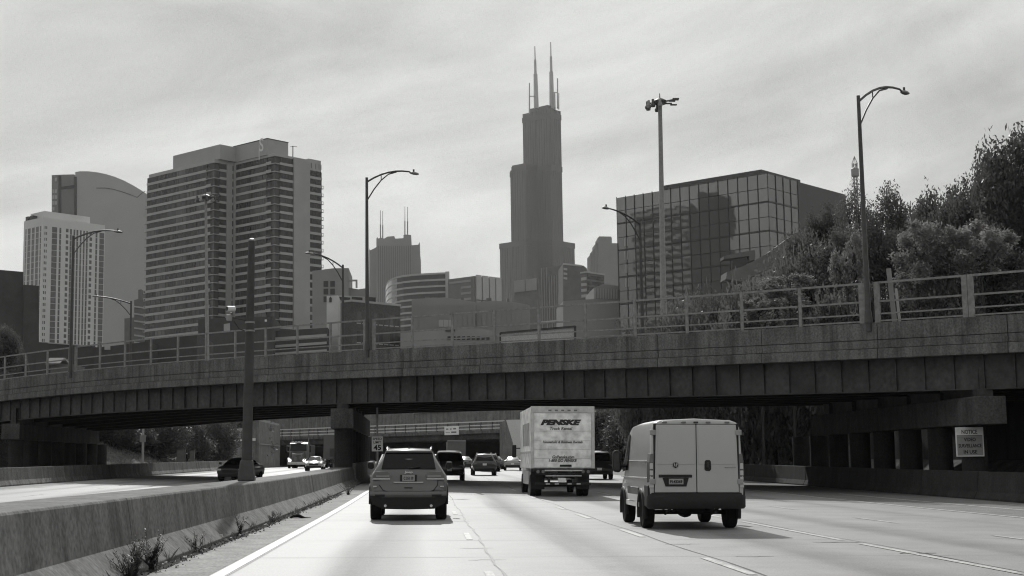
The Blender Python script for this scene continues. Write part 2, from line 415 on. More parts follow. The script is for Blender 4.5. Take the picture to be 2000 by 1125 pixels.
# longitudinal construction joint that opened and was tarred, transverse joints, spalls
line(lambda y: .955 + .02 * math.sin(y * .5) + .012 * math.sin(y * 2.1), lambda y: .988 + .02 * math.sin(y * .5 + .1) + .012 * math.sin(y * 2.1 + .4), 10, 120, 'road_joint', SEAM, .006, jit=.012, step=.6)
line(lambda y: 4.20 + .03 * math.sin(y * .7), lambda y: 4.222 + .03 * math.sin(y * .7 + .15), 14, 110, 'road_joint', SEAM, .006, jit=.008, step=.8)
line(lambda y: 7.66 + .03 * math.sin(y * .6), lambda y: 7.68 + .03 * math.sin(y * .6 + .15), 14, 80, 'road_joint', SEAM, .006, jit=.008, step=.8)
line(-2.47, -2.445, -5, 150, 'road_joint', SEAM, .006, jit=.006, step=1.2)
jr = random.Random(12)
for i in range(17):                     # transverse slab joints, sawn and sealed, wider where they have spalled
    y = 12.4 + i * 4.6
    mbj = MB(); n = 60; vs = []
    for k in range(n + 1):
        x = -2.44 + (21.2 + 2.44 - 6.1) * k / n; w = .007 + .016 * max(0, noise.noise(Vector((x * .6, y, 0))))
        yy = y + .012 * math.sin(x * 3 + i)
        vs += [(x, yy - w, rz(x, yy) + .0055), (x, yy + w, rz(x, yy) + .0055)]
    mbj.add(vs, [(2 * k, 2 * k + 2, 2 * k + 3, 2 * k + 1) for k in range(n)])
    struct(mbj, 'slab_joint', SEAM2, parent=road, recalc=False)
def crack(pts, w, name='road_crack'):
    mbq = MB(); vs = []
    for i, (x, y) in enumerate(pts):
        h = w * (.35 + .65 * math.sin(math.pi * (i + .5) / len(pts)))
        vs += [(x, y - h, rz(x, y) + .0065), (x, y + h, rz(x, y) + .0065)]
    mbq.add(vs, [(2 * i, 2 * i + 2, 2 * i + 3, 2 * i + 1) for i in range(len(pts) - 1)])
    return struct(mbq, name, SEAM, parent=road, recalc=False)
for (x0, x1, y, w) in ((.55, 1.1, 23.8, .03), (.6, 1.15, 21.0, .03), (.5, 1.05, 34.5, .03), (.55, 1.05, 38.6, .025), (6.8, 7.75, 25.2, .05), (7.3, 7.9, 22.1, .06), (4.1, 4.7, 24.8, .03), (4.6, 5.2, 21.5, .03), (-3.6, -2.7, 19.2, .012), (-3.6, -2.75, 24.4, .012), (-3.6, -2.8, 30.6, .01), (-3.6, -2.75, 16.2, .012)):
    n = 9; crack([(x0 + (x1 - x0) * i / n, y + random.uniform(-.06, .06)) for i in range(n + 1)], w)

# ------------------------------------------------------------------ concrete barriers
def barrier_ring(cx, Y, prof_):
    return [(cx + x, Y, rz(cx + x, Y) + z) for x, z in prof_]
JP = [(.88, -.05), (.88, .06), (.60, .33), (.52, .90), (.50, .93), (-.50, .93), (-.52, .90), (-.60, .33), (-.88, .06), (-.88, -.05)]
def barrier(name, label, cx, joints, prof_, m, cat='barrier', holes=()):
    root = thing(name, label, cat, (cx, joints[0], rz(cx, joints[0])))
    for a, b in zip(joints[:-1], joints[1:]):
        if (a, b) in holes: continue
        n = max(1, int((b - a) / 8)); k = [a + .018 + (b - a - .036) * i / n for i in range(n + 1)]
        o = build(MB().loft([barrier_ring(cx + random.uniform(-.012, .012), y, prof_) for y in k]), 'barrier_segment', CONC3 if m is CONC2 and random.random() < .4 else m, root, world=True, bevel=.012)
    return root
MEDX = -4.50
barrier('median_barrier', 'long stained concrete median barrier with sloped foot beside the near lane', MEDX, [-8, 4.6, 19.6, 34.7, 36.9, 51, 60, 70, 80.5], JP, CONC2)
barrier('median_barrier', 'concrete median barrier continuing beyond the bridge pier to the far overpass', MEDX, [112, 124, 136, 148, 160, 172, 184, 196, 208], JP, CONC2)
SP = [(.30, -.05), (.30, .07), (.18, .3), (.09, .95), (-.09, .95), (-.18, .3), (-.30, .07), (-.30, -.05)]
barrier('roadside_barrier', 'low concrete barrier along the oncoming lanes below the grassy slope', -21.7, [48, 58, 68, 78, 88, 95, 102, 109, 116, 123, 130, 138, 146, 154, 162, 170, 178], SP, CONC2)
barrier('roadside_barrier', 'concrete barrier on the far right edge before the bridge columns', 20.4, [40, 46, 52, 58, 64, 70, 76, 82, 88, 94, 99], [(.3, -.05), (.3, 1.02), (-.12, 1.02), (-.2, .3), (-.32, .07), (-.32, -.05)], SHADEC)

# ------------------------------------------------------------------ the near overpass
A = at(2000, 611, 52.8); B = at(0, 742, 101.8)
ub = Vector((B.x - A.x, B.y - A.y, 0)); LB = ub.length; ub.normalize()
nb = Vector((-ub.y, ub.x, 0));  nb = nb if nb.y > 0 else -nb
import numpy as np
tabl = [(2000, 611), (1890, 619), (1600, 638), (1400, 649), (1180, 660), (940, 672), (716, 682), (500, 697), (300, 713), (150, 727), (0, 742)]
uz = [hit(px, py, A, ub) for px, py in tabl]
co = np.polyfit([p[0] for p in uz], [p[1] for p in uz], 3)
def pt(u): return float(np.polyval(co, max(-4, min(LB + 6, u))))
BW = 19.6
U0, U1 = -26.0, 118.0
def bb(mb, u0, u1, n0, n1, d0, d1, C=A):
    q = lambda u, n, d: Vector((C.x, C.y, 0)) + ub * u + nb * n + ZZ * (pt(u) + d)
    return mb.hexa([q(u0, n0, d0), q(u1, n0, d0), q(u1, n1, d0), q(u0, n1, d0), q(u0, n0, d1), q(u1, n0, d1), q(u1, n1, d1), q(u0, n1, d1)])
bridge = thing('road_bridge', 'skewed steel girder bridge with concrete parapet crossing over the motorway', 'bridge', (A.x, A.y, 0))
def bpart(mb, name, m, **k): return build(mb, name, m, bridge, world=True, **k)
def ulist(u0, u1, st):
    n = max(1, round((u1 - u0) / st)); return [u0 + (u1 - u0) * i / n for i in range(n + 1)]
us = ulist(U0, U1, 6.0)
m_ = MB(); [bb(m_, a, b, .02, BW - .02, -1.42, -1.12) for a, b in zip(us[:-1], us[1:])]; bpart(m_, 'deck', SHADEC)
us = ulist(U0, U1, 5.4)
for a, b in zip(us[:-1], us[1:]):
    g = .012
    h = (a + b) / 2
    bpart(bb(bb(MB(), a + g, h, 0, .32, -.69, 0), h, b - g, 0, .32, -.69, 0), 'parapet_panel', CONC, bevel=.015)
    bpart(bb(MB(), a + g, b - g, .012, .34, -1.04, -.712), 'curb_panel', CONC, bevel=.012)
    bpart(bb(MB(), a + g, b - g, -.07, .5, -1.46, -1.06), 'fascia_panel', CONC, bevel=.02)
    bpart(bb(MB(), a + g, b - g, BW - .32, BW, -1.42, 0), 'parapet_panel', CONC)
# girders: fascia girder with flanges and stiffeners, inner girders
GB = -2.80
STEELD = mat('shaded_girder_steel', .025, .8, .2, .4, 1.4)  # inner girders: under-deck shade put into the steel colour
for k, n in enumerate((.75, 3.8, 6.8, 9.8, 12.8, 15.8, 18.8)):
    m_ = MB()
    for a, b in zip(us[:-1], us[1:]):
        bb(m_, a, b, n, n + .03, GB + .04, -1.425)
        bb(m_, a, b, n - .2, n + .23, GB, GB + .038)
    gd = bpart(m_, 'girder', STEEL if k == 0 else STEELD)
    if k == 0:
        st = MB()
        q = ulist(U0 + 6, LB + 18, 1.22)
        first = None
        for u in q:
            s_ = bb(MB(), u, u + .035, n - .10, n - .002, GB + .04, -1.43)
            build(s_, 'stiffener', STEEL, gd, world=True)
# bents: caps and columns stand in rows along the motorway
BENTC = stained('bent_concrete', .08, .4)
BENTD = stained('shaded_column_concrete', .035, .4)  # shade under the deck put into column colour; caps darkened less
def bent(X, label_x, y0, y1, capz, cols, r=.5, capw=.62, ledge=True):
    cap = MB(); zc = capz
    cap.box(X - capw, X + capw, y0, y1, zc - 1.08, zc)
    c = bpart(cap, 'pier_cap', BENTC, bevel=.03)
    for y in cols:
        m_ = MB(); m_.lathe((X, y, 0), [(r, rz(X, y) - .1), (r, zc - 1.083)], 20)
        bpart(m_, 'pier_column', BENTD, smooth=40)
    bpart(MB().box(X - .12, X + .12, y0 + .8, y1 - .8, zc + .002, zc + 1.1), 'diaphragm', STEEL)
    # bearings up to each girder
    for n in (.75, 3.8, 6.8, 9.8, 12.8, 15.8, 18.8):
        P = Vector((A.x, A.y, 0)) + nb * n; u = (X - P.x) / ub.x; y = P.y + ub.y * u
        if y0 < y < y1 - .2:
            bpart(MB().box(X - .3, X + .3, y - .3, y + .3, zc + .002, pt(u) + GB - .004), 'bearing', STEEL)
def near_y(X, n=0.):
    P = Vector((A.x, A.y, 0)) + nb * n; return P.y + ub.y * (X - P.x) / ub.x
def under(X, n=.75):
    P = Vector((A.x, A.y, 0)) + nb * n; return pt((X - P.x) / ub.x) + GB
XR_, XM_, XL_ = 21.7, MEDX, -28.3
for X, cols in ((XR_, [near_y(XR_) + 2.2 + 3.75 * i for i in range(8)]), (XM_, [near_y(XM_) + 1.6 + 3.6 * i for i in range(8)]), (XL_, [near_y(XL_) + 1.2 + 3.75 * i for i in range(8)])):
    ya = near_y(X) + (.3 if X > -20 else -.3); bent(X, '', ya, near_y(X, BW) - 3.0, under(X) - .28, cols)
# crash wall round the foot of the median columns
bpart(MB().loft([barrier_ring(MEDX, y, [(.83, -.05), (.83, .07), (.66, .33), (.62, 1.15), (-.62, 1.15), (-.66, .33), (-.83, .07), (-.83, -.05)]) for y in (80.6, 90, 100, 111.9)]), 'crash_wall', CONC2, bevel=.02)
# abutments
bpart(MB().box(27, 28.2, near_y(27.5) - 6, near_y(27.5, BW) + 15, -1.5, under(27.5) - .05), 'abutment', SHADEC)
bpart(MB().box(-44.2, -43, near_y(-43.5) - 3, near_y(-43.5, BW) + 4, -1.5, under(-43.5) - .05), 'abutment', SHADEC)

# railing: posts and rails bolted on the parapet, in bays between lamp posts
lampu = {}
for key, px, py in (('a', 1697, 632), ('b', 718, 682), ('c', 138, 727)): lampu[key] = hit(px, py, A, ub)[0]
j1 = hit(1890, 619, A, ub)[0]; j2 = hit(1886, 619, A, ub)[0]
bays = [(U0 + 2, j1 - .12)]
prev = j1 + .12
for key in 'abc':
    lo, hi = prev, lampu[key] - .34
    bays.append((lo, hi)); prev = lampu[key] + .34
bays.append((prev, LB + 26))
rail_root = thing('bridge_railing', 'grey steel post and rail fence along the top of the bridge parapet', 'railing', (A.x, A.y, pt(0)))
RH = 1.66
def rp(mb, name, parent=rail_root): return build(mb, name, RAILM, parent, world=True)
for lo, hi in bays:
    n = max(1, round((hi - lo) / 2.72)); pu = [lo + (hi - lo) * i / n for i in range(n + 1)]
    for i, u in enumerate(pu):
        wide = .11 if i in (0, n) else .055
        rp(bb(MB(), u - wide, u + wide, .10, .20, .001, RH + .02), 'railing_post')
    for a, b in zip(pu[:-1], pu[1:]):
        for d, h in ((RH - .06, .085), (.84, .075), (.34, .06), (.05, .06)):
            rp(bb(MB(), a + .112, b - .112, .115 if d > .5 else .125, .185 if d > .5 else .175, d, d + h), 'rail')

# ------------------------------------------------------------------ lamps
def cobra(head, parent, d, s=1.0, m=None):
    side = Vector((-d.y, d.x, 0)); m_ = MB(); rings = []
    for t, w, h in ((-.32, .05, .05), (-.2, .12, .09), (.05, .17, .12), (.3, .15, .09), (.42, .05, .03)):
        rings.append([Vector(head) + d * t * s + side * (w * s * math.cos(a)) + ZZ * (h * s * math.sin(a) * (1 if math.sin(a) > 0 else .6)) for a in [2 * math.pi * k / 10 for k in range(10)]])
    o = build(m_.loft(rings), 'lamp_head', m or POLEG, parent, world=True, smooth=60)
    build(MB().tube(Vector(head) + ZZ * .1 * s, Vector(head) + ZZ * .26 * s, .055 * s), 'photocell', POLED, o, world=True)
def street_lamp(label, base_px, top_px, arm_px, C, D, group, m=POLED, r=.108):
    u, zb = hit(base_px[0], base_px[1], C, ub); base = Vector((C.x, C.y, 0)) + ub * u
    zt = hit(top_px[0], top_px[1], C, ub)[1]
    zb = pt(u) - .35 if C is A else pt(u) - .9
    base = base + (nb * -.02 if C is A else nb * 0)
    s_arm, za = hit(arm_px[0], arm_px[1], base, D)
    root = thing('street_lamp', label, 'street lamp', (base.x, base.y, zb), group)
    t = Vector((base.x, base.y, zt)); P = lambda s, z: Vector((base.x, base.y, 0)) + D * s + ZZ * z
    build(MB().path([(base.x, base.y, zb), (base.x, base.y, zb + (zt - zb) * .5), t], [r * 1.15, r * .9, r * .68], 10), 'pole', m, root, world=True, smooth=60)
    if C is A: build(MB().tube((base.x, base.y, zb + .353), (base.x, base.y, zb + .85), r * 1.6, r * 1.25, 10), 'pole_base', m, root, world=True, smooth=50)
    rise = za - (zt - .25)
    pts = [P(s_arm * k, zt - .25 + rise * (1.0 - (1 - k) ** 2.2) * 1.06) for k in (0.02, .15, .3, .45, .6, .75, .9)] + [P(s_arm * .95, za)]
    build(MB().path(pts, [.055] * 5 + [.048, .042, .04], 8), 'lamp_arm', m, root, world=True, smooth=60)
    b0 = zt - .25 - 1.05
    brace = [P(s_arm * k, b0 + (zt - .25 + rise * (1 - (1 - .62) ** 2.2) - b0) * (1 - (1 - k / .62) ** 1.7)) for k in (.02, .15, .3, .45, .62)]
    build(MB().path(brace, .038, 7), 'brace', m, root, world=True, smooth=60)
    zb_at = b0 + (zt - .25 + rise * (1 - (1 - .62) ** 2.2) - b0) * (1 - (1 - .3 / .62) ** 1.7)
    build(MB().tube(P(s_arm * .3, zt - .25 + rise * (1 - .7 ** 2.2) * 1.06), P(s_arm * .3, zb_at), .025), 'strut', m, root, world=True)
    cobra(P(s_arm, za), root, D, .92)
    return root
SL = 'street lamps on the bridge'
street_lamp('tall street lamp on the parapet in front of the bushes, arm to the right', (1697, 632), (1682, 186), (1766, 181), A, nb, SL)
street_lamp('street lamp on the parapet standing left of the twin spired hazy tower', (718, 682), (716, 347), (808, 339), A, nb, SL)
street_lamp('dark street lamp on the parapet in front of the white striped apartment tower', (138, 727), (140, 461), (230, 453), A, nb, SL)
FARC = Vector((A.x, A.y, 0)) + nb * (BW - .15)
street_lamp('far side street lamp in front of the dark glass block, arm to the left', (1254, 600), (1251, 430), (1184, 407), FARC, -nb, SL, r=.11)
street_lamp('far side street lamp before the small brick building, arm over to the left', (670, 660), (670, 517), (604, 495), FARC, -nb, SL, r=.11)
street_lamp('far side street lamp between the striped tower and the balcony tower', (255, 660), (255, 588), (188, 579), FARC, -nb, SL, r=.11)

def high_mast(label, px, pytop, pybase_px, Y, r, ring, angs):
    top = at(px, pytop, Y); base = Vector((top.x, top.y, terrain(top.x, top.y)))
    pb = at(pybase_px, 600, Y); lean = (top.x - pb.x) / max(1, top.z - pb.z)
    base.x = top.x - lean * (top.z - base.z)
    root = thing('high_mast_light', label, 'light mast', base, 'high mast lights')
    build(MB().path([base, base.lerp(top, .5), top], [r * 1.5, r * 1.1, r * .75], 12), 'mast', POLEG, root, world=True, smooth=60)
    build(MB().lathe(top, [(.2, .05), (ring * .5, 0), (ring * .55, .3), (.3, .55), (.06, .6), (.04, 1.1)], 14), 'lamp_ring', POLED, root, world=True, smooth=40)
    for k in range(6):
        a = R(angs[k]); c = top + Vector((math.cos(a) * ring, math.sin(a) * ring * .9, -.1))
        lam = build(MB().lathe(c, [(.22, -.42), (.26, -.22), (.16, -.04), (.13, .0), (.13, .36), (.09, .4)], 10), 'floodlight', POLED if k % 2 else POLEG, root, world=True, smooth=50)
        build(MB().tube(top + Vector((0, 0, .15)), c + Vector((0, 0, .1)), .045), 'floodlight_arm', POLED, root, world=True)
    for k in range(5):      # slim arms with flat antennas on the other side
        a = R((-50, -25, 0, 25, 50)[k]); e = top + Vector((math.cos(a) * ring * 1.25, math.sin(a) * ring, .05 + .25 * (k % 3)))
        build(MB().tube(top + Vector((0, 0, .2)), e, .035), 'side_arm', POLED, root, world=True)
        build(MB().obox(e, XA_, YA_, -.3, .35, -.12, .12, e.z - .06, e.z + .05), 'flat_lamp', POLED, root, world=True)
    return root
XA_, YA_ = Vector((1, 0, 0)), Vector((0, 1, 0))
high_mast('tall pale high mast light rising in front of the dark glass block', 1289, 203, 1296, 142, .27, 1.3, (150, 178, 200, 228, 262, 95))
high_mast('slim high mast light rising in front of the balcony tower', 402, 388, 404, 190, .22, 1.2, (180, 210, 245, 285, 325, 0))

# median pole with camera
pb = Vector((MEDX, 36.8, 0)); pz = rz(MEDX, 36.8) + .93
pole = thing('utility_pole', 'bare tapered steel pole on a flared foot standing on the median barrier', 'pole', (pb.x, pb.y, pz))
ptop = at(491.5, 470, 36.8)
build(MB().loft([[(x * w, y * w, z) for x, y in ((-1, -1), (1, -1), (1, 1), (-1, 1))] for w, z in ((.205, .002), (.2, .12), (.15, .5), (.135, .52))]), 'pole_base', POLED, pole, bevel=.02)
tp = Vector((ptop.x - pb.x, 0, ptop.z - pz))
build(MB().path([(0, 0, .5), tp * .5, tp], [.135, .12, .085], 14), 'pole_shaft', mat('weathered_pole', .045, .6, .4, .35, 3), pole, smooth=60)
build(MB().lathe(tp, [(.09, -.01), (.09, .03), (.03, .06)], 12), 'pole_cap', POLEG, pole, smooth=50)
for h in (.62, .655):
    q = tp * h; build(MB().lathe(q, [(.128, -.02), (.128, .02)], 12), 'pole_strap', POLEG, pole)
cp_ = at(450, 603, 36.6)
cam_ = thing('traffic_camera', 'small white tube traffic camera on a bracket beside the median pole', 'camera', cp_)
d_ = Vector((-.75, -.62, -.05)).normalized()
build(MB().tube(-d_ * .12, d_ * .10, .068, .068, 14), 'housing', WHITEP, cam_, smooth=50)
build(MB().tube(d_ * .101, d_ * .112, .055, .055, 12), 'lens', CARGLASS, cam_)
arm_z = -.22
px_ = pb.x - cp_.x + tp.x * .6
build(MB().path([(.02, .02, -.1), (.03, .05, arm_z), (px_ - .1, .2, arm_z - .06)], .022, 6), 'bracket', POLED, cam_, smooth=60)
build(MB().box(-.10, .04, -.05, .05, -.30, -.15), 'junction_box', POLEG, cam_, bevel=.01)
build(MB().path([(.08, .05, -.3), (.2, .1, -.5), (.35, .15, -.56), (px_ - .08, .2, -.5)], .012, 6), 'cable', BLACKP, cam_, smooth=60)

# ------------------------------------------------------------------ far overpass, tunnel under it, wing walls
C0 = at(800, 829, 214)
def fz(py, px=800): return hit(px, py, C0, U)[1]
ovp = thing('far_overpass', 'second low overpass with three rail fence seen through the opening under the near bridge', 'bridge', (C0.x, C0.y, 0))
zt_, zr2, zr3, zd, zg, zu = fz(829), fz(836), fz(842), fz(846), fz(851), fz(862)
s0 = hit(984, 830, C0, U)[0]; s1 = 40
def op(mb, name, m, **k): return build(mb, name, m, ovp, world=True, **k)
op(MB().obox(C0, U, V, s0, s1 + 8, 0, .4, zg, zd), 'parapet', CONC)
for b in (.5, 8, 16, 24, 32): op(MB().obox(C0, U, V, s0, s1 + 8, b, b + .4, zu, zg - .003), 'girder', STEEL)
op(MB().obox(C0, U, V, s0, s1 + 8, .45, 95, zg + .002, zd - .1), 'deck', CONC)
n = 27
for i in range(n + 1):
    s = s0 + .1 + (s1 - s0 - .1) * i / n; op(MB().obox(C0, U, V, s - .06, s + .06, .1, .22, zd + .001, zt_ - .09), 'railing_post', STEEL)
    if i < n:
        e = s + (s1 - s0 - .1) / n
        for z in (zr2, zr3): op(MB().obox(C0, U, V, s + .1, e - .1, .06, .24, z - .07, z + .07), 'rail', WHITEP)  # white colour stands in for sun glints along the rails
op(MB().obox(C0, U, V, s0, s1, .0, .30, zt_ - .085, zt_ + .06), 'rail', WHITEP)  # top rail whitened the same way for its sun glint
DARKC = mat('dark_tunnel_concrete', .045, .95, .1, .3, .5)  # one dark tone for every wall inside the tunnel
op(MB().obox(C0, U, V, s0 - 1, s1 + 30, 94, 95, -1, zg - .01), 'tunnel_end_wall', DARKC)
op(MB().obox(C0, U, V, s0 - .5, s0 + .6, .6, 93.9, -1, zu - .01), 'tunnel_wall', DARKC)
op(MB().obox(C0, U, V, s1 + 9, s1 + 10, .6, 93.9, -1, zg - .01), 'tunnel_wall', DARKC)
sm = hit(690, 850, C0, U)[0]
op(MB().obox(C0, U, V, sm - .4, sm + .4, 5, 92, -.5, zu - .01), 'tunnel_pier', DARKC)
# viaduct wall above it with a banner
C1 = at(800, 810, 256)
f1 = lambda px, py: hit(px, py, C1, U)
va = thing('viaduct_wall', 'plain grey concrete viaduct wall rising behind the far overpass railing', 'wall', (C1.x, C1.y, 5))
sA, sB = f1(1046, 800)[0], f1(560, 800)[0] + 12
zlo, zhi = fz(846) - .1, f1(800, 797)[1]
k = 8
for i in range(k):
    a, b = sA + (sB - sA) * i / k, sA + (sB - sA) * (i + 1) / k
    build(MB().obox(C1, U, V, a + .015, b - .015, 0, .8, zlo, zhi), 'wall_panel', CONC2, va, world=True, bevel=.02)
build(MB().obox(C1, U, V, sA, sB, -.15, .9, zhi + .003, zhi + .45), 'coping', CONC2, va, world=True)
(sb0, zb0), (sb1, zb1) = f1(888, 803), f1(809, 794.5)
bn = thing('banner', 'pale banner with smudged dark print hung on the viaduct wall', 'banner', Vector((C1.x, C1.y, 0)) + U * sb0 - V * .2)
build(MB().obox(C1, U, V, sb0, sb1, -.24, -.17, zb0 + .1, zb1 + .3), 'banner_sheet', mat('banner_print', .3, .6, .3, .75, .9, stretch=(1, 1, .5)), bn, world=True)
for a, b, c_, d2 in ((sb0 - .14, sb0, zb0, zb1 + .4), (sb1, sb1 + .14, zb0, zb1 + .4), (sb0, sb1, zb0 - .05, zb0 + .095)):
    build(MB().obox(C1, U, V, a, b, -.28, -.155, c_, d2), 'banner_frame', SIGNW, bn, world=True)
# white sign on the overpass
a0 = hit(897, 849, C0, U); a1 = hit(869, 833, C0, U)
sg = thing('direction_sign', 'white sign plate hung on the railing of the far overpass', 'sign', Vector((C0.x, C0.y, 0)) + U * a0[0] - V * .3)
build(MB().obox(C0, U, V, a0[0], a1[0], -.12, -.06, a0[1], a1[1]), 'sign_plate', SIGNW, sg, world=True)
smu = mat('faded_print', .16, .7)
for (fx, fy, w, h) in ((.2, .68, .16, .14), (.45, .68, .12, .12), (.72, .7, .2, .16), (.24, .3, .3, .05), (.66, .3, .36, .18)):
    sw, sh = a1[0] - a0[0], a1[1] - a0[1]
    build(MB().obox(C0, U, V, a1[0] - sw * (fx + w / 2), a1[0] - sw * (fx - w / 2), -.126, -.121, a0[1] + sh * (fy - h / 2), a0[1] + sh * (fy + h / 2)), 'faded_mark', smu, sg, world=True)
for q in (.2, .8): build(MB().obox(C0, U, V, a0[0] + sw * q - .05, a0[0] + sw * q + .05, -.058, .078, a1[1] - .3, zr3 - .07), 'sign_bracket', STEEL, sg, world=True)
# right wing wall
Yw = 195
q = [at(976, 908, Yw), at(976, 826, Yw), at(988, 820, Yw), at(1013, 908, Yw)]
ww = thing('wing_wall', 'sloping concrete wing wall with pale coping at the right end of the far overpass', 'wall', q[0])
build(MB().prism(q, (1.2, 3, 0)), 'wall', CONC2, ww, world=True)
cp0, cp1 = at(990, 820, Yw), at(1016, 908, Yw); dx = Vector((.55, 0, 0))
build(MB().prism([cp0 - dx * .2, cp0 + dx, cp1 + dx, cp1 - dx * .2], (1.2, -.35, 0)), 'coping', WHITEP, ww, world=True)
rw0, rw1 = at(1004, 838, 198.5), at(1100, 838, 198.5)
rwt = thing('retaining_wall', 'light concrete retaining wall between the wing wall and the rental truck', 'wall', rw0)
build(MB().box(rw0.x, rw1.x + 18, 198.5, 199.5, -.4, rw0.z), 'wall', CONC2, rwt, world=True)
build(MB().box(rw0.x, rw1.x + 18, 198.4, 199.6, rw0.z + .003, rw0.z + .2), 'coping', CONCL, rwt, world=True)
# left abutment
l0, l1 = at(447, 838, 188), at(504, 834, 188); l2 = at(547, 832, 222)
la = thing('abutment_wall', 'pale concrete abutment wall behind the median pole at the left of the far overpass', 'wall', l1)
build(MB().prism([Vector((l0.x, 188, -.3)), l0, l1, Vector((l1.x - .5, 188, -.3))], (0, 1.2, 0)), 'wall', CONCL, la, world=True)
up = at(512, 823, 190)
w_ = Vector((l2.x - l1.x, 34, 0)); wn_ = Vector((-w_.y, w_.x, 0)).normalized()
build(MB().prism([Vector((l1.x + .1, 188, -.3)), Vector((l1.x + .1, 188, up.z)), Vector((l2.x, 222, l2.z)), Vector((l2.x, 222, -.3))], wn_ * .8), 'wing', CONC2, la, world=True)
build(MB().prism([Vector((l1.x + .12, 187.9, up.z + .004)), Vector((l1.x + .12, 187.9, up.z + .3)), Vector((l2.x, 222, l2.z + .3)), Vector((l2.x, 222, l2.z + .004))], wn_ * .9), 'coping', CONCL, la, world=True)
build(MB().path([Vector((l1.x + .2, 187.9, 4.1)) - wn_ * .08, Vector((l2.x, 221, 4.2)) - wn_ * .08], .07), 'pipe', POLEG, la, world=True)
build(MB().box(l0.x + 1.2, l1.x - .3, 187.8, 187.99, 4.5, 4.85), 'plaque', SIGNW, la, world=True)

# ================================================================== SKYLINE
XA = Vector((1, 0, 0)); YA = Vector((0, 1, 0))
BAND = mat('tower_concrete_band', .36, .85, .3, .12, .15)
COLM = mat('tower_concrete_column', .33, .85, .3, .10, .12)
GL = [mat('tower_glass_%s' % k, v, .22, .25, .3, .5, stretch=(1, 1, .4)) for k, v in (('deep', .015), ('mid', .025), ('blind', .09), ('pale', .05))]
WHITEC = mat('white_precast', .56, .85, .3, .08, .1)
GREYC = mat('grey_precast', .25, .85, .3, .12, .08)
DKC = mat('dark_masonry', .06, .9, .2, .25, .4)
MIDC = mat('mid_masonry', .13, .9, .2, .2, .3)
STEELB = mat('black_tower_cladding', .028, .45, .45, .2, .02)
LIGHTP = mat('light_cladding_panel', .36, .6, .4, .08, .2)
GLASSP = mat('mirror_curtain_glass', .17, .02, .6, metal=.55)
MULL = mat('dark_mullion', .02, .5, .4)
def bld(label, C, name='office_tower', cat='building', group=None):
    return thing(name, label, cat, (C.x, C.y, 0), group)

# --- the big balcony apartment tower
CB = at(537, 305, 520)
s1 = hit(458, 310, CB, U)[0]
Pt_ = Vector((CB.x, CB.y, 0)) + U * s1
tA = hit(419, 316, Pt_, V)[0]
CA = Pt_ + V * tA
sA = hit(287, 345, CA, U)[0]
zB = hit(537, 304, CB, U)[1]; zA = hit(419, 317, CA, U)[1]
rc0, rc1, r1 = hit(573, 320, CB, V)[0], hit(604, 330, CB, V)[0], hit(629, 335, CB, V)[0]
tw = bld('tall apartment tower with pale floor bands, corner balconies and concrete pier strips', CB, 'apartment_tower')
def tp_(mb, name, m, **k): return build(mb, name, m, tw, world=True, **k)
CORE = mat('tower_core', .05, .8, .3)
tp_(MB().obox(CB, U, V, .4, s1, .4, r1 - .1, 0, zB - .1), 'core', CORE)
tp_(MB().obox(CA, U, V, .4, sA - .1, .4, 22, 0, zA - .1), 'core', CORE)
zr = hit(612, 312, CB, V)[1]
FP, NF = 3.02, 25
rr = random.Random(3)
def gl(): return GL[rr.choice((0, 0, 1, 1, 1, 2, 3))]
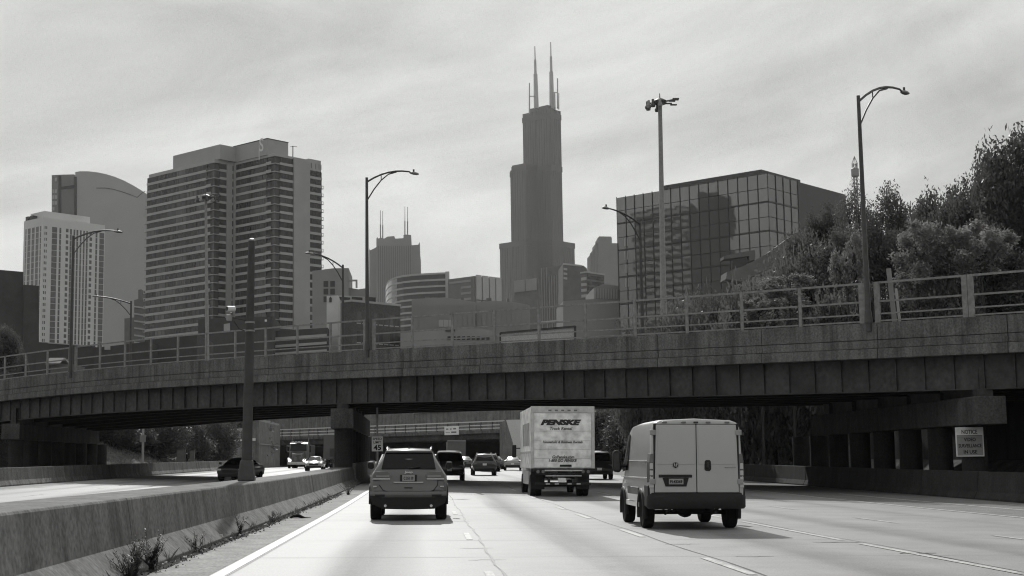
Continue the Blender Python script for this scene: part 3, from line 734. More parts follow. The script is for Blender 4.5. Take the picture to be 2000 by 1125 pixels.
for i in range(NF):
    for (C_, zt0, L_) in ((CB, zB, s1), (CA, zA, sA)):
        z0 = zt0 - (i + 1) * FP; isA = C_ is CA
        bal = 4.6
        tp_(MB().obox(C_, U, V, bal, L_, -.04, .36, z0, z0 + .95), 'floor_band', BAND)
        nseg = 6 if isA else 2
        for k in range(nseg):
            a, b = bal + (L_ - bal) * k / nseg, bal + (L_ - bal) * (k + 1) / nseg
            tp_(MB().obox(C_, U, V, a + .08, b - .08, .16, .39, z0 + .953, z0 + FP - .003), 'window', gl())
        rend = -tA if isA else rc0
        tp_(MB().obox(C_, U, V, -.04, .36, bal * .55, rend, z0, z0 + .95), 'floor_band', BAND)
        tp_(MB().obox(C_, U, V, .16, .39, bal * .55 + .1, rend - .1, z0 + .953, z0 + FP - .003), 'window', gl())
        # corner balcony: slab, upstand, deep recess behind
        o = tp_(MB().obox(C_, U, V, -.5, bal - .02, -.5, bal * .55 - .02, z0, z0 + .28), 'balcony', BAND)
        m2 = MB().obox(C_, U, V, 1.6, bal - .05, -.5, -.42, z0 + .283, z0 + 1.15)
        build(m2, 'balcony_rail', BAND if rr.random() < .6 else GL[3], o, world=True)
        if i >= 1: tp_(MB().obox(C_, U, V, -.02, 1.3, -.02, .9, z0 + .283, z0 + FP - .003), 'corner_window', GL[2] if rr.random() < .5 else GL[3])
    z0 = zB - (i + 1) * FP
    if i >= 1:
        tp_(MB().obox(CB, U, V, .0, .36, rc1, r1, z0, z0 + .95), 'floor_band', BAND)
        tp_(MB().obox(CB, U, V, .16, .39, rc1 + .05, r1 - .05, z0 + .953, z0 + FP - .003), 'window', gl())
    if i >= 2:
        o = tp_(MB().obox(CB, U, V, 1, 5.5, r1 - .08, r1 + 1.7, z0, z0 + .2), 'balcony', BAND)
        build(MB().obox(CB, U, V, 1, 5.5, r1 + 1.62, r1 + 1.7, z0 + 1.15, z0 + 1.24).obox(CB, U, V, 1, 1.08, r1, r1 + 1.6, z0 + 1.15, z0 + 1.24).obox(CB, U, V, 1, 1.08, r1 + 1.6, r1 + 1.68, z0 + .2, z0 + 1.14), 'balcony_rail', RAILM, o, world=True)
        z1 = zA - (i + 1) * FP
        o = tp_(MB().obox(CA, U, V, sA - .09, sA + 2.0, .5, 4.5, z1, z1 + .2), 'balcony', BAND)
        build(MB().obox(CA, U, V, sA + 1.9, sA + 2.0, .5, 4.5, z1 + 1.1, z1 + 1.22).obox(CA, U, V, sA, sA + 1.88, .5, .6, z1 + 1.1, z1 + 1.22).obox(CA, U, V, sA + 1.9, sA + 2., .5, .6, z1 + .2, z1 + 1.09), 'balcony_rail', LIGHTP, o, world=True)
mb = MB()                                # window mullions, too fine to pick apart singly
for i in range(NF):
    for (C_, zt0, L_) in ((CB, zB, s1), (CA, zA, sA)):
        z0 = zt0 - (i + 1) * FP; s = 4.8
        while s < L_ - .2:
            if rr.random() < .8: mb.obox(C_, U, V, s, s + .16, .09, .158, z0 + .96, z0 + FP - .01)
            s += rr.choice((1.1, 1.6, 2.4))
    z0 = zB - (i + 1) * FP
    for a, b in ((2.9, rc0), (rc1, r1)):
        s = a
        while s < b - .2:
            mb.obox(CB, U, V, .09, .158, s, s + .14, z0 + .96, z0 + FP - .01); s += rr.choice((1.1, 1.6, 2.2))
build(mb, 'window_mullions', CORE, tw, world=True, kind='stuff')
# concrete pier strips
tp_(MB().obox(CB, U, V, -.5, .9, rc0, rc1, 0, hit(590, 312, CB, V)[1]), 'pier_strip', COLM)
tp_(MB().obox(CB, U, V, s1 - .9, s1 + .2, -.35, .6, 0, zB + .5), 'pier_strip', COLM)
tp_(MB().obox(CA, U, V, -.4, .8, -tA - 3.6, -tA - 1.2, 0, zA + .4), 'pier_strip', COLM)
tp_(MB().obox(CB, U, V, .1, s1, .1, rc1, zB, zB + .9), 'roof_slab', BAND)
tp_(MB().obox(CB, U, V, .3, 9, rc1, r1 - .3, zB - FP + .2, zr + .2), 'roof_slab', BAND)
tp_(MB().obox(CA, U, V, .1, sA - 1.2, .1, 14, zA, zA + 1.3), 'roof_slab', BAND)
# penthouses
CPn = Vector((CB.x, CB.y, 0)) + U * .8 + V * 1.2
cP = at(522, 290, CPn.y + 1.2); zP = hit(523, 271, cP, U)[1]
pl_, pr_ = hit(455, 300, cP, U)[0], hit(563, 285, cP, V)[0]
tp_(MB().obox(cP, U, V, 0, pl_, 0, pr_, zB + .9, zP), 'penthouse', COLM)
tp_(MB().obox(cP, U, V, -.08, pl_ + .1, -.08, pr_ + .08, zP, zP + .35), 'penthouse_coping', CORE)
cQ = CA + V * 1.5 + U * .3
qz = hit(438, 290, cQ, V)[1]
ql = hit(338, 320, cQ, U)[0]
tp_(MB().obox(cQ, U, V, -1.5, ql, 0, 12, zA + 1.3, zP - .3), 'penthouse', COLM)
tx = text('S', 6.6, (0, 0, 0), WHITEP, tw, width=2.5, height=5.0, bold=.08)
pos = Vector((cP.x, cP.y, 0)) + U * (hit(511, 283, cP, U)[0]) - V * .12
tx.location = Vector((pos.x, pos.y, hit(511, 283, cP, U)[1])) - tw.location
tx.rotation_euler = (R(90), 0, math.atan2(-U.y, -U.x))
tp_(MB().obox(cP, U, V, hit(507, 283, cP, U)[0] - .1, hit(507, 283, cP, U)[0] + .25, -.14, -.01, zP - 7.2, zP - 1.6), 'sign_bar', WHITEP)
an = at(572, 300, cP.y + 8)
tp_(MB().tube((an.x, an.y, zB), (an.x, an.y, at(569, 285, cP.y + 8).z), .18).tube((an.x - 1, an.y, at(569, 286, cP.y + 8).z), (an.x + 1.6, an.y, at(569, 286, cP.y + 8).z), .12), 'roof_crane', POLED)

# --- generic block on the street grid
def block(root, name, m, pxc, pyc, Y, pxl, pxr, pyl=None, pyr=None, z0=0., **k):
    C = at(pxc, pyc, Y)
    L_, R_ = hit(pxl, pyl or pyc, C, U)[0], hit(pxr, pyr or pyc, C, V)[0]
    o = build(MB().obox(C, U, V, 0, L_, 0, R_, z0, C.z), name, m, root, world=True, **k)
    return C, L_, R_, C.z
# --- white striped tower
CW = at(84, 424, 700)
wt = bld('white apartment tower with dark vertical window stripes at the left of the skyline', CW, 'apartment_tower')
_, Lw, Rw, zw = block(wt, 'wall', WHITEC, 84, 424, 700, 47, 205, 430, 438)
block(wt, 'penthouse', WHITEC, 87, 412, 706, 60, 176, 420, 428)
build(MB().obox(CW, U, V, Lw - 3, Lw - .5, .5, 3, zw, zw + 2.2).obox(CW, U, V, Lw - 7, Lw - 4.5, .5, 3, zw, zw + 2.2), 'roof_vent', CORE, wt, world=True)
WG = [mat('striped_tower_glass', .055, .25, .5, .3, .3), GL[1]]
FH = 2.9
def wcol(C, face, f0, f1, length, z_hi, z_lo, fh, root, m, hgt=.76, proud=.05, name='window_column'):
    mb = MB(); z = z_hi
    while z > z_lo:
        a, b = f0 * length, f1 * length
        if face == 'L': mb.obox(C, U, V, a, b, -proud, .3, z - fh * hgt, z)
        else: mb.obox(C, U, V, -proud, .3, a, b, z - fh * hgt, z)
        z -= fh
    return build(mb, name, m, root, world=True, kind='stuff')
for x0, x1, h in ((400, 412, .5), (422, 434, .5), (500, 570, .93), (600, 625, .9), (690, 724, .62), (746, 770, .95), (795, 818, .95), (836, 860, .95), (885, 906, .95), (930, 951, .95), (972, 995, .95), (1020, 1054, .62), (1105, 1130, .9), (1160, 1226, .93)):
    wcol(CW, 'R', (x0 - 375) / 860, (x1 - 375) / 860, Rw, zw - 4.2, 20, FH, wt, WG[0], h)
for x0, x1 in ((340, 355), (285, 322), (230, 266), (175, 211), (142, 155)):
    wcol(CW, 'L', (375 - x1) / 258, (375 - x0) / 258, Lw, zw - 4.2, 20, FH, wt, WG[0], .93)
# --- curved roof tower behind
def sil(root, name, m, pts, Y, depth, D=XA, push=None, **k):
    """a wall outline at its own distance pushed back by its real depth"""
    C = Vector((0, Y, 0)); n = Vector((-D.y, D.x, 0))
    poly = []
    for px, py in pts:
        s, z = hit(px, py, C, D); poly.append(C + D * s + ZZ * z)
    return build(MB().prism(poly, (push or n) * depth), name, m, root, world=True, **k)
CURV = mat('smooth_tower_cladding', .31, .5, .4, .06, .05)
CURV2 = mat('smooth_tower_glazing', .35, .5, .4, .06, .05)
ct = bld('tall smooth tower with a curved sloping roof behind the white striped tower', at(200, 600, 900), 'office_tower')
sil(ct, 'main_slab', CURV, [(147, 720), (147, 336), (156, 334.5), (172, 334.5), (190, 336.5), (207, 340), (225, 345.5), (243, 353), (260, 362), (275, 371), (290, 381), (300, 390), (300, 720)], 900, 36)
sil(ct, 'side_slab', mat('tower_side_cladding', .16, .6, .4, .1, .05), [(101, 720), (101, 342), (122, 341), (145, 340.5), (145, 720)], 908, 24)
sil(ct, 'corner_pier', GL[0], [(114, 720), (114, 343), (119.5, 343), (119.5, 720)], 907.6, 1)
sil(ct, 'joint_strip', GL[0], [(145, 720), (145, 345), (150, 345), (150, 720)], 899.6, 1)
sil(ct, 'sky_lobby_band', GL[0], [(119, 370), (119, 365), (146, 361), (146, 367)], 907.5, 1)
mb = MB()
pts = [(188, 367), (205, 367), (222, 369.5), (240, 375), (256, 380.5), (268, 385.5), (277, 377), (284, 373)]
poly = [Vector((0, 899.8, 0)) + XA * hit(px, py, Vector((0, 899.8, 0)), XA)[0] + ZZ * hit(px, py, Vector((0, 899.8, 0)), XA)[1] for px, py in pts]
build(MB().path(poly, .22, 5), 'reflection_edge', MIDC, ct, world=True)  # thin line modelled along the edge of a sky reflection on the facade
mb = MB()
for i in range(14):
    for px in (102.5, 107.5):
        if rr.random() < .7:
            s, z = hit(px, 350 + i * 11.4, Vector((0, 907.9, 0)), XA); mb.box(s, s + 1.3, 907.5, 907.95, z - 1.4, z + .9)
build(mb, 'balcony_panel', LIGHTP, ct, world=True, kind='stuff')
# --- dark flat block at the left edge
db = bld('dark windowless stepped block at the left edge below the striped tower', at(30, 600, 260), 'warehouse')
sil(db, 'wall', DKC, [(-90, 760), (-90, 521), (0, 527), (46, 531), (46, 760)], 260, 26, push=Vector((-.3, .95, 0)))
sil(db, 'lower_wall', DKC, [(46.3, 760), (46.3, 556), (76, 558), (76, 760)], 258, 26, push=Vector((-.3, .95, 0)))
# --- small hazy tower between striped tower and balcony tower
ht = bld('small pale stepped building seen between the curved tower and the balcony tower', at(255, 640, 620), 'office_block')
sil(ht, 'wall', MIDC, [(243, 720), (243, 622), (262, 620), (262, 586), (270, 584), (270, 566), (276, 565), (276, 586), (300, 586), (300, 720)], 640, 20)
for k in range(7): sil(ht, 'floor_band', BAND, [(262, 600 + k * 14), (262, 597 + k * 14), (282, 600 + k * 14), (282, 603 + k * 14)], 639.5, .45)
# --- buildings right of the balcony tower
fb = bld('pale concrete frame building partly hidden behind the balcony tower, right side', at(660, 600, 480), 'office_block')
sil(fb, 'wall', GREYC, [(610, 720), (610, 529), (650, 524), (681, 523.5), (681, 546), (681, 720)], 480, 24)
sil(fb, 'lower_wing', GREYC, [(681.2, 720), (681.2, 562), (700, 565), (714, 563), (714, 720)], 483, 20)
for pts in ([(681.3, 549), (681.3, 546), (698, 546), (698, 549)], [(694.5, 562), (694.5, 549.2), (698, 549.2), (698, 562)], [(686, 562), (686, 549.2), (688, 549.2), (688, 562)]): sil(fb, 'roof_frame', BAND, pts, 482, 1.)
for k in range(3):
    for x in (632, 645): sil(fb, 'window', GL[1], [(x, 560 + k * 15), (x, 549 + k * 15), (x + 9, 548.6 + k * 15), (x + 9, 560 + k * 15)], 479.8, .25)
ws = bld('narrow bright white slab building between the balcony tower and the brick block', at(650, 600, 300), 'office_block')
sil(ws, 'wall', mat('bright_white_wall', .55, .8, .3, .08, .3), [(638, 740), (638, 578), (660, 577), (660, 740)], 360, 14)
sil(ws, 'wall_lantern', MULL, [(643, 590), (643, 582), (645.5, 579), (648, 582), (648, 590)], 359.7, .28)
rp_ = bld('pale roof frame with three dark panels above the brick block', at(700, 600, 306), 'office_block')
sil(rp_, 'wall', LIGHTP, [(660.5, 740), (660.5, 577), (700, 578.5), (735, 582), (735, 740)], 372, 10)
for x in (663, 687, 713): sil(rp_, 'dark_panel', GL[0], [(x, 590), (x, 579.5), (x + 21, 581), (x + 21, 591)], 371.7, .29)
for y0 in (592,): sil(rp_, 'window_bay', GL[0], [(661, 690), (661, y0), (666, y0), (666, 690)], 371.7, .29)
BRICKM = mat('dark_brick', .075, .9, .2, .35, 2.0, fine=8)
bk = bld('small dark brick block with rows of tall windows behind the middle of the bridge railing', at(687, 590, 345), 'brick_building')
Cb, Lb_, Rb_, zb_ = block(bk, 'wall', BRICKM, 687, 589, 345, 667, 782, 592, 604)
build(MB().obox(Cb, U, V, -.15, Lb_ + .1, -.15, Rb_ + .1, zb_, zb_ + .5), 'cornice', BAND, bk, world=True)
for r_ in range(4):
    for c_ in range(8):
        if c_ in (2,): continue
        b0 = Rb_ * (.1 + c_ * .112); z = zb_ - 2.3 - r_ * 4.7
        w = build(MB().obox(Cb, U, V, -.04, .2, b0, b0 + Rb_ * .075, z - 2.7, z), 'window', GL[3] if (c_ + r_) % 3 else GL[2], bk, world=True)
        build(MB().obox(Cb, U, V, -.06, .1, b0 - .05, b0 + Rb_ * .075 + .05, z - 2.95, z - 2.703), 'sill', BAND, w, world=True)
# --- twin spired tower
HAZY = mat('stone_setback_tower', .16, .85, .3, .1, .03)
ts = bld('hazy stone tower with two pairs of thin spires left of the black skyscraper', at(770, 600, 1700), 'office_tower')
sil(ts, 'shaft', HAZY, [(721, 720), (721, 489), (722, 485), (723, 489), (733, 484), (735, 482), (735, 720)], 1712, 40)
sil(ts, 'upper_shaft', HAZY, [(735.1, 720), (735.1, 466), (737, 463), (739, 466), (744, 464), (750, 466), (757, 462), (770, 461), (772, 466), (788, 465), (788, 459), (792, 458), (803, 459), (804, 480), (804, 720)], 1700, 44)
sil(ts, 'side_shaft', HAZY, [(804.1, 720), (804.1, 479), (817, 478), (818, 475), (820, 473), (821, 500), (822, 510), (822.5, 720)], 1710, 40)
mb = MB()
for i in range(16):
    px = 738 + i * 4.2; s, z = hit(px, 480, Vector((0, 1699.5, 0)), XA); mb.box(s, s + .9, 1699.2, 1700, 100, z)
build(mb, 'facade_ribs', CORE, ts, world=True, kind='stuff')
for px, py, b in ((743, 411, 466), (747.5, 412, 466), (790.8, 403, 459), (796, 404, 459)):
    t = at(px, py, 1710); q = at(px, b + 8, 1710)
    build(MB().path([q, q.lerp(t, .55), q.lerp(t, .56), t], [.75, .7, .42, .3], 6), 'spire', HAZY, ts, world=True)
# --- curved banded building
cbb = bld('low hazy building with curved front of pale horizontal bands', at(800, 600, 900), 'office_block')
prf = [(753, 948), (754.5, 932), (758, 918), (765, 905), (775, 896), (788, 890), (803, 886), (820, 883), (838, 881), (856, 879), (873, 878)]
arc = [at(px, 545, Y) for px, Y in prf]; ztop = at(873, 532, 878).z
def arc_wall(z0, z1, dn, m, name):
    pts = [Vector((p.x, p.y - dn, 0)) for p in arc] + [Vector((arc[-1].x, 950, 0))]
    return build(MB().prism([p + ZZ * z0 for p in pts], (0, 0, z1 - z0)), name, m, cbb, world=True)
arc_wall(0, ztop - .1, 0, GL[1], 'glass_drum')
for k in range(11): arc_wall(ztop - 1.1 - k * 3.9, ztop - k * 3.9, .5, BAND, 'floor_band')
eb = arc[-1]
build(MB().box(eb.x - 1.0, eb.x + 1.5, eb.y - 1.2, 952, 0, ztop + .4), 'end_wall', LIGHTP, cbb, world=True)
# --- panel building next to it
pb_ = bld('dark office block with four tall pale panels left of the black skyscraper', at(926, 600, 850), 'office_block')
Cp, Lp, Rp, zp = block(pb_, 'wall', MIDC, 926, 539, 850, 875, 981, 546, 545)
for a, b in ((.05, .22), (.27, .47), (.52, .70), (.74, .93)):
    build(MB().obox(Cp, U, V, -.9, -.02, a * Rp, b * Rp, zp - 14, zp + .8), 'pale_panel', LIGHTP, pb_, world=True)
    build(MB().obox(Cp, U, V, -.5, -.02, a * Rp, b * Rp, zp - 30, zp - 14.5), 'lower_panel', GREYC, pb_, world=True)
for k in range(9): build(MB().obox(Cp, U, V, Lp * .12, Lp * (.5 if k % 3 else .95), -.3, -.02, zp - 3.2 - k * 3.6, zp - 1.9 - k * 3.6), 'floor_band', GREYC, pb_, world=True)
# --- long low grey building
lg = bld('long plain grey low building filling the skyline base left of centre', at(870, 640, 600), 'warehouse')
sil(lg, 'wall', GREYC, [(804, 740), (804, 585), (845, 581), (880, 582), (928, 590), (928, 740)], 600, 40)
lg2 = bld('plain grey low building with a shallow gable at the foot of the black skyscraper', at(965, 640, 610), 'warehouse')
sil(lg2, 'wall', GREYC, [(928.3, 740), (928.3, 591), (965, 587), (1010, 591), (1035, 596), (1035, 740)], 608, 40)
for k in range(13):
    for b_, x0 in ((lg, 808), (lg2, 932)):
        if x0 + k * 9.6 < (926 if b_ is lg else 1030): sil(b_, 'pilaster', GREYC, [(x0 + k * 9.6, 700), (x0 + k * 9.6, 594), (x0 + k * 9.6 + 1.3, 594), (x0 + k * 9.6 + 1.3, 700)], 599.5 if b_ is lg else 607.5, .45)
for x0, w_, h_ in ((830, 9, 5), (900, 6, 4), (950, 10, 5), (990, 5, 6)): sil(lg if x0 < 925 else lg2, 'roof_unit', MIDC, [(x0, 592), (x0, 583 - h_ + abs(x0 - 862) * .05), (x0 + w_, 583 - h_ + abs(x0 - 862) * .05), (x0 + w_, 592)], 612, 6)
sil(lg, 'vent_panel', LIGHTP, [(856, 638), (856, 625), (886, 625), (886, 638)], 599.6, .35)
# --- black skyscraper of bundled tubes
T = 22.9
YS_ = 1780
CS = at(1056, 480, YS_)
ss = bld('tallest black stepped skyscraper of bundled square tubes with two white antennas', CS, 'skyscraper')
zl = {1: hit(990, 474, CS, U)[1], 2: at(1010, 329, YS_ + 50).z, 3: at(1077, 209, YS_ + 10).z}
hts = {(0, 0): zl[1] - 55, (2, 2): zl[1] - 40, (2, 0): zl[1], (0, 2): zl[1], (1, 0): zl[2], (2, 1): zl[2], (1, 2): zl[2], (0, 1): zl[3], (1, 1): zl[3]}
for (i, j), h in hts.items():
    o = build(MB().obox(CS, U, V, i * T + .05, i * T + T - .05, j * T + .05, j * T + T - .05, 0, h), 'tower_tube', STEELB, ss, world=True)
    mb = MB()
    for k in range(6):
        c_ = 1.2 + k * 4.1
        mb.obox(CS, U, V, i * T + c_, i * T + c_ + .5, j * T - .45, j * T - .05, 0, h - .1)
        mb.obox(CS, U, V, i * T - .45, i * T - .05, j * T + c_, j * T + c_ + .5, 0, h - .1)
    build(mb, 'facade_fins', MULL, o, world=True, kind='stuff')
    for zz in (zl[1] * .43, zl[1] - 7, zl[2] - 9, zl[3] - 12):
        if zz < h - 2: build(MB().obox(CS, U, V, i * T - .5, i * T + T + .5, j * T - .5, j * T + T + .5, zz, zz + 7), 'louvre_band', MULL, o, world=True)
cc_ = Vector((CS.x, CS.y, 0)) + V * T * 1.5
build(MB().obox(CS, U, V, .25 * T, 1.55 * T, T * 1.15, T * 1.85, zl[3], zl[3] + 6), 'roof_house', STEELB, ss, world=True)
ANT = mat('antenna_white', .30, .6, .4)
for bpx, tpx, tpy, off in ((1047.5, 1044.5, 90, 1.35), (1078, 1075.5, 82, .45)):
    t = at(tpx, tpy, YS_ + 30); q = at(bpx, 212, YS_ + 30)
    seg = [(0, 3.2), (.25, 2.9), (.55, 2.5), (.56, 1.7), (.78, 1.5), (.79, .8), (1, .6)]
    build(MB().path([q.lerp(t, a) for a, r in seg], [r for a, r in seg], 8), 'antenna', ANT, ss, world=True)
for px, y0, y1, r in ((1034, 162, 222, 1.0), (1089, 153, 212, 1.0), (1083, 180, 210, 1.5), (1091.5, 182, 214, .7)):
    build(MB().tube(at(px, y1, YS_ + 25), at(px, y0, YS_ + 25), r, r * .7, 6), 'small_antenna', ANT, ss, world=True)
for a, b in (((1034, 188), (1047, 188)), ((1081, 181), (1089, 181))):
    build(MB().tube(at(a[0], a[1], YS_ + 27), at(b[0], b[1], YS_ + 27), .6, .6, 6), 'antenna_bracket', ANT, ss, world=True)
# --- cluster at its foot
c1 = bld('low block with two pale facade panels at the foot of the black skyscraper', at(1050, 600, 820), 'office_block')
Cc, Lc, Rc, zc_ = block(c1, 'wall', MIDC, 1050, 544, 820, 1004, 1062, 549, 547)
for a, b in ((.03, .48), (.52, .97)): build(MB().obox(Cc, U, V, a * Lc, b * Lc, -.6, -.02, zc_ - 6.6, zc_ + .3), 'pale_panel', GREYC, c1, world=True)
c2 = bld('dark block with thin vertical fins in front of the black skyscraper', at(1099, 600, 780), 'office_block')
Cc, Lc, Rc, zc_ = block(c2, 'wall', MIDC, 1099, 518, 780, 1054, 1102, 523, 519)
for k in range(9): build(MB().obox(Cc, U, V, Lc * (.02 + k * .108), Lc * (.05 + k * .108), -.5, -.02, 0, zc_ - (0 if k > 5 else 5)), 'fin', GREYC, c2, world=True)
build(MB().obox(Cc, U, V, Lc * .05, Lc * .95, -.7, -.52, zc_ - 31, zc_ - 30), 'pale_ledge', LIGHTP, c2, world=True)
c3 = bld('rounded roof block right of the black skyscraper foot with chequered corner windows', at(1104, 600, 700), 'office_block')
sil(c3, 'wall', MIDC, [(1100, 720), (1100, 514), (1125, 517), (1140, 519), (1146, 524), (1147.5, 531), (1147.5, 720)], 700, 26)
sil(c3, 'coping', LIGHTP, [(1100, 517), (1100, 513.5), (1136, 517.5), (1136, 520.5)], 699.6, .35)
for k in range(3): sil(c3, 'corner_window', LIGHTP, [(1101, 527 + k * 9), (1101, 523 + k * 9), (1108, 524 + k * 9), (1108, 528 + k * 9)], 699.6, .35)
c4 = bld('dark office block with pale corner windows and pale coping between rounded block and glass block', at(1140, 600, 640), 'office_block')
Cc, Lc, Rc, zc_ = block(c4, 'wall', MIDC, 1146, 533, 640, 1134, 1180, 535, 541)
build(MB().obox(Cc, U, V, -.4, Lc, -.4, Rc + .3, zc_, zc_ + .7), 'coping', LIGHTP, c4, world=True)
for k in range(6): build(MB().obox(Cc, U, V, .2, Lc - .3, -.2, -.01, zc_ - 3.2 - k * 2.6, zc_ - 1.9 - k * 2.6), 'corner_window', LIGHTP, c4, world=True)
for k in range(8): build(MB().obox(Cc, U, V, -.15, -.01, .4, Rc - .4, zc_ - 2.6 - k * 2.6, zc_ - 1.0 - k * 2.6), 'window_band', GL[0], c4, world=True)
c5 = bld('low pillared hall with pale vertical columns next to the glass block', at(1162, 600, 450), 'office_block')
sil(c5, 'wall', GREYC, [(1100, 720), (1100, 588), (1160, 584), (1160, 562), (1178, 555), (1215, 559), (1215, 720)], 450, 24)
for k in range(9): sil(c5, 'column', LIGHTP, [(1161.5 + k * 5.2, 583), (1161.5 + k * 5.2, 563 + .2 * k), (1164.3 + k * 5.2, 563 + .2 * k), (1164.3 + k * 5.2, 583)], 449.4, .55)
st_ = bld('hazy stepped tower with a small crown between the black skyscraper and the glass block', at(1180, 600, 1500), 'office_tower')
for p_, Y_ in (([(1153, 720), (1153, 497), (1158, 494), (1158, 720)], 1512), ([(1158.1, 720), (1158.1, 488), (1163, 485), (1163, 720)], 1508), ([(1163.1, 720), (1163.1, 476), (1169, 473), (1169, 720)], 1504), ([(1169.1, 720), (1169.1, 464), (1195, 464), (1195, 475), (1222, 475), (1222, 720)], 1500)):
    sil(st_, 'tower_stage', HAZY, p_, Y_, 30)
sil(st_, 'crown', HAZY, [(1170, 464), (1170, 461.5), (1194, 462), (1194, 464)], 1502, 20)

# --- dark glass block
CG = at(1499, 337, 400)
gb = bld('dark mirror glass office block with black mullions right of centre', CG, 'glass_building')
Lg, Rg, zg_ = hit(1205, 398, CG, U)[0], hit(1557, 349, CG, V)[0], CG.z
build(MB().obox(CG, U, V, .3, Lg - .02, .3, Rg + 30, 0, zg_ - .2), 'core', MULL, gb, world=True)
zph = at(1474, 333, 410).z
cph = Vector((CG.x, CG.y, 0)) + U * 3.5 + V * 2.5
build(MB().obox(cph, U, V, 0, hit(1289, 372, cph, U)[0], 0, hit(1563, 351, cph, V)[0], zg_ - .3, hit(1474, 333, cph, U)[1]), 'penthouse', mat('penthouse_cladding', .05, .6, .4), gb, world=True)
Hb = 4.2; NC = 16; NR = 11
def pane(C, face, a, b, z0, z1, m):
    e = lambda: rr.uniform(-.007, .007)
    q = lambda s, z: (Vector((C.x, C.y, 0)) + (U * s if face == 'L' else V * s) - (V if face == 'L' else U) * (.0 + e()) + ZZ * z)
    f = [q(a, z0), q(b, z0), q(b, z1), q(a, z1)]
    n = (V if face == 'L' else U) * .12
    return MB().prism(f, n)
for r_ in range(NR):
    z1 = zg_ - .25 - r_ * Hb; z0 = z1 - Hb + (.5 if r_ % 2 else .12)
    for c_ in range(NC):
        a, b = Lg * c_ / NC, Lg * (c_ + 1) / NC
        build(pane(CG, 'L', a + .1, b - .1, z0, z1 - .06, GLASSP), 'glass_pane', GLASSP, gb, world=True)
    for c_ in range(4):
        a, b = Rg * c_ / 4, Rg * (c_ + 1) / 4
        build(pane(CG, 'R', a + .1, b - .1, z0, z1 - .06, GLASSP), 'glass_pane', GLASSP, gb, world=True)
    for k in range(1, 3):
        pass
    h = .5 if r_ % 2 else .09
    build(MB().obox(CG, U, V, .03, Lg, -.14 if r_ % 2 else -.07, .28, z0 - h + .02, z0 - .02), 'transom', MULL, gb, world=True)
    build(MB().obox(CG, U, V, -.14 if r_ % 2 else -.07, .28, .03, Rg, z0 - h + .02, z0 - .02), 'transom', MULL, gb, world=True)
for c_ in range(NC + 1): build(MB().obox(CG, U, V, Lg * c_ / NC - .09, Lg * c_ / NC + .09, -.22, -.03, zg_ - NR * Hb, zg_), 'mullion', MULL, gb, world=True)
for c_ in range(1, 5): build(MB().obox(CG, U, V, -.22, -.03, Rg * c_ / 4 - .09, Rg * c_ / 4 + .09, zg_ - NR * Hb, zg_), 'mullion', MULL, gb, world=True)
for r_ in (3, 4, 5, 6): 
    for k in range(3): build(MB().obox(CG, U, V, Lg * .93 + k * .5, Lg * .93 + k * .5 + .28, -.1, -.05, zg_ - (r_ * Hb) - 3.2, zg_ - (r_ * Hb) - .5), 'pale_blind', LIGHTP, gb, world=True)
build(MB().obox(CG, U, V, 0, Lg, 0, Rg, 0, zg_ - NR * Hb - .5), 'base_wall', DKC, gb, world=True)
# solid lower wing
zwg = hit(1600, 382, CG, V)[1]
build(MB().obox(CG, U, V, .5, 30, Rg + .05, hit(1641, 390, CG, V)[0], 0, zwg), 'solid_wing', GREYC, gb, world=True)
# sloping ramp wall with dark opening in front of it
rw = bld('sloping concrete ramp roof in front of the glass block above the bushes', at(1480, 500, 300), 'ramp')
sil(rw, 'sloped_roof', MIDC, [(1418, 545), (1420, 531), (1445, 523), (1475, 508), (1500, 494), (1550, 458), (1562, 452), (1562, 500), (1490, 530), (1450, 550)], 300, 6)
sil(rw, 'upper_wall', MIDC, [(1414, 506), (1414, 500), (1468, 489), (1475, 489), (1475, 507), (1463, 511), (1463, 500)], 302, 4)
sil(rw, 'dark_opening', MULL, [(1430, 526), (1430, 508), (1458, 502), (1462, 512), (1455, 519)], 301, .6)
# --- the tower that the glass block mirrors stands far to the left, outside the picture
def mirror_pt(px, py, dist):
    s, z = hit(px, py, CG, U); p = Vector((CG.x, CG.y, 0)) + U * s + ZZ * z
    d = (p - CP).normalized(); n = -V; r = d - n * (2 * d.dot(n)); return p + r * (dist / Vector((r.x, r.y, 0)).length)
m0, m1, m2, m3 = mirror_pt(1238, 405, 240), mirror_pt(1345, 400, 240), mirror_pt(1364, 375, 236), mirror_pt(1394, 374, 236)
rt = bld('banded apartment tower standing off to the left, mirrored in the dark glass block', m0, 'apartment_tower')
d1 = Vector((m1.x - m0.x, m1.y - m0.y, 0)); n1_ = Vector((-d1.y, d1.x, 0)).normalized(); n1_ = n1_ if n1_.x < 0 else -n1_
build(MB().prism([Vector((m0.x, m0.y, 0)), Vector((m1.x, m1.y, 0)), Vector((m1.x, m1.y, m1.z)), Vector((m0.x, m0.y, m1.z))], n1_ * 22), 'wall', GL[0], rt, world=True)
for k in range(30):
    z = m1.z - 1 - k * 3.4
    build(MB().prism([Vector((m0.x, m0.y, z)), Vector((m1.x, m1.y, z)), Vector((m1.x, m1.y, z - 1.6)), Vector((m0.x, m0.y, z - 1.6))], n1_ * -.4), 'floor_band', WHITEC, rt, world=True)
build(MB().prism([Vector((m2.x, m2.y, 0)), Vector((m3.x, m3.y, 0)), Vector((m3.x, m3.y, m3.z)), Vector((m2.x, m2.y, m3.z))], n1_ * 22), 'stair_tower', DKC, rt, world=True)
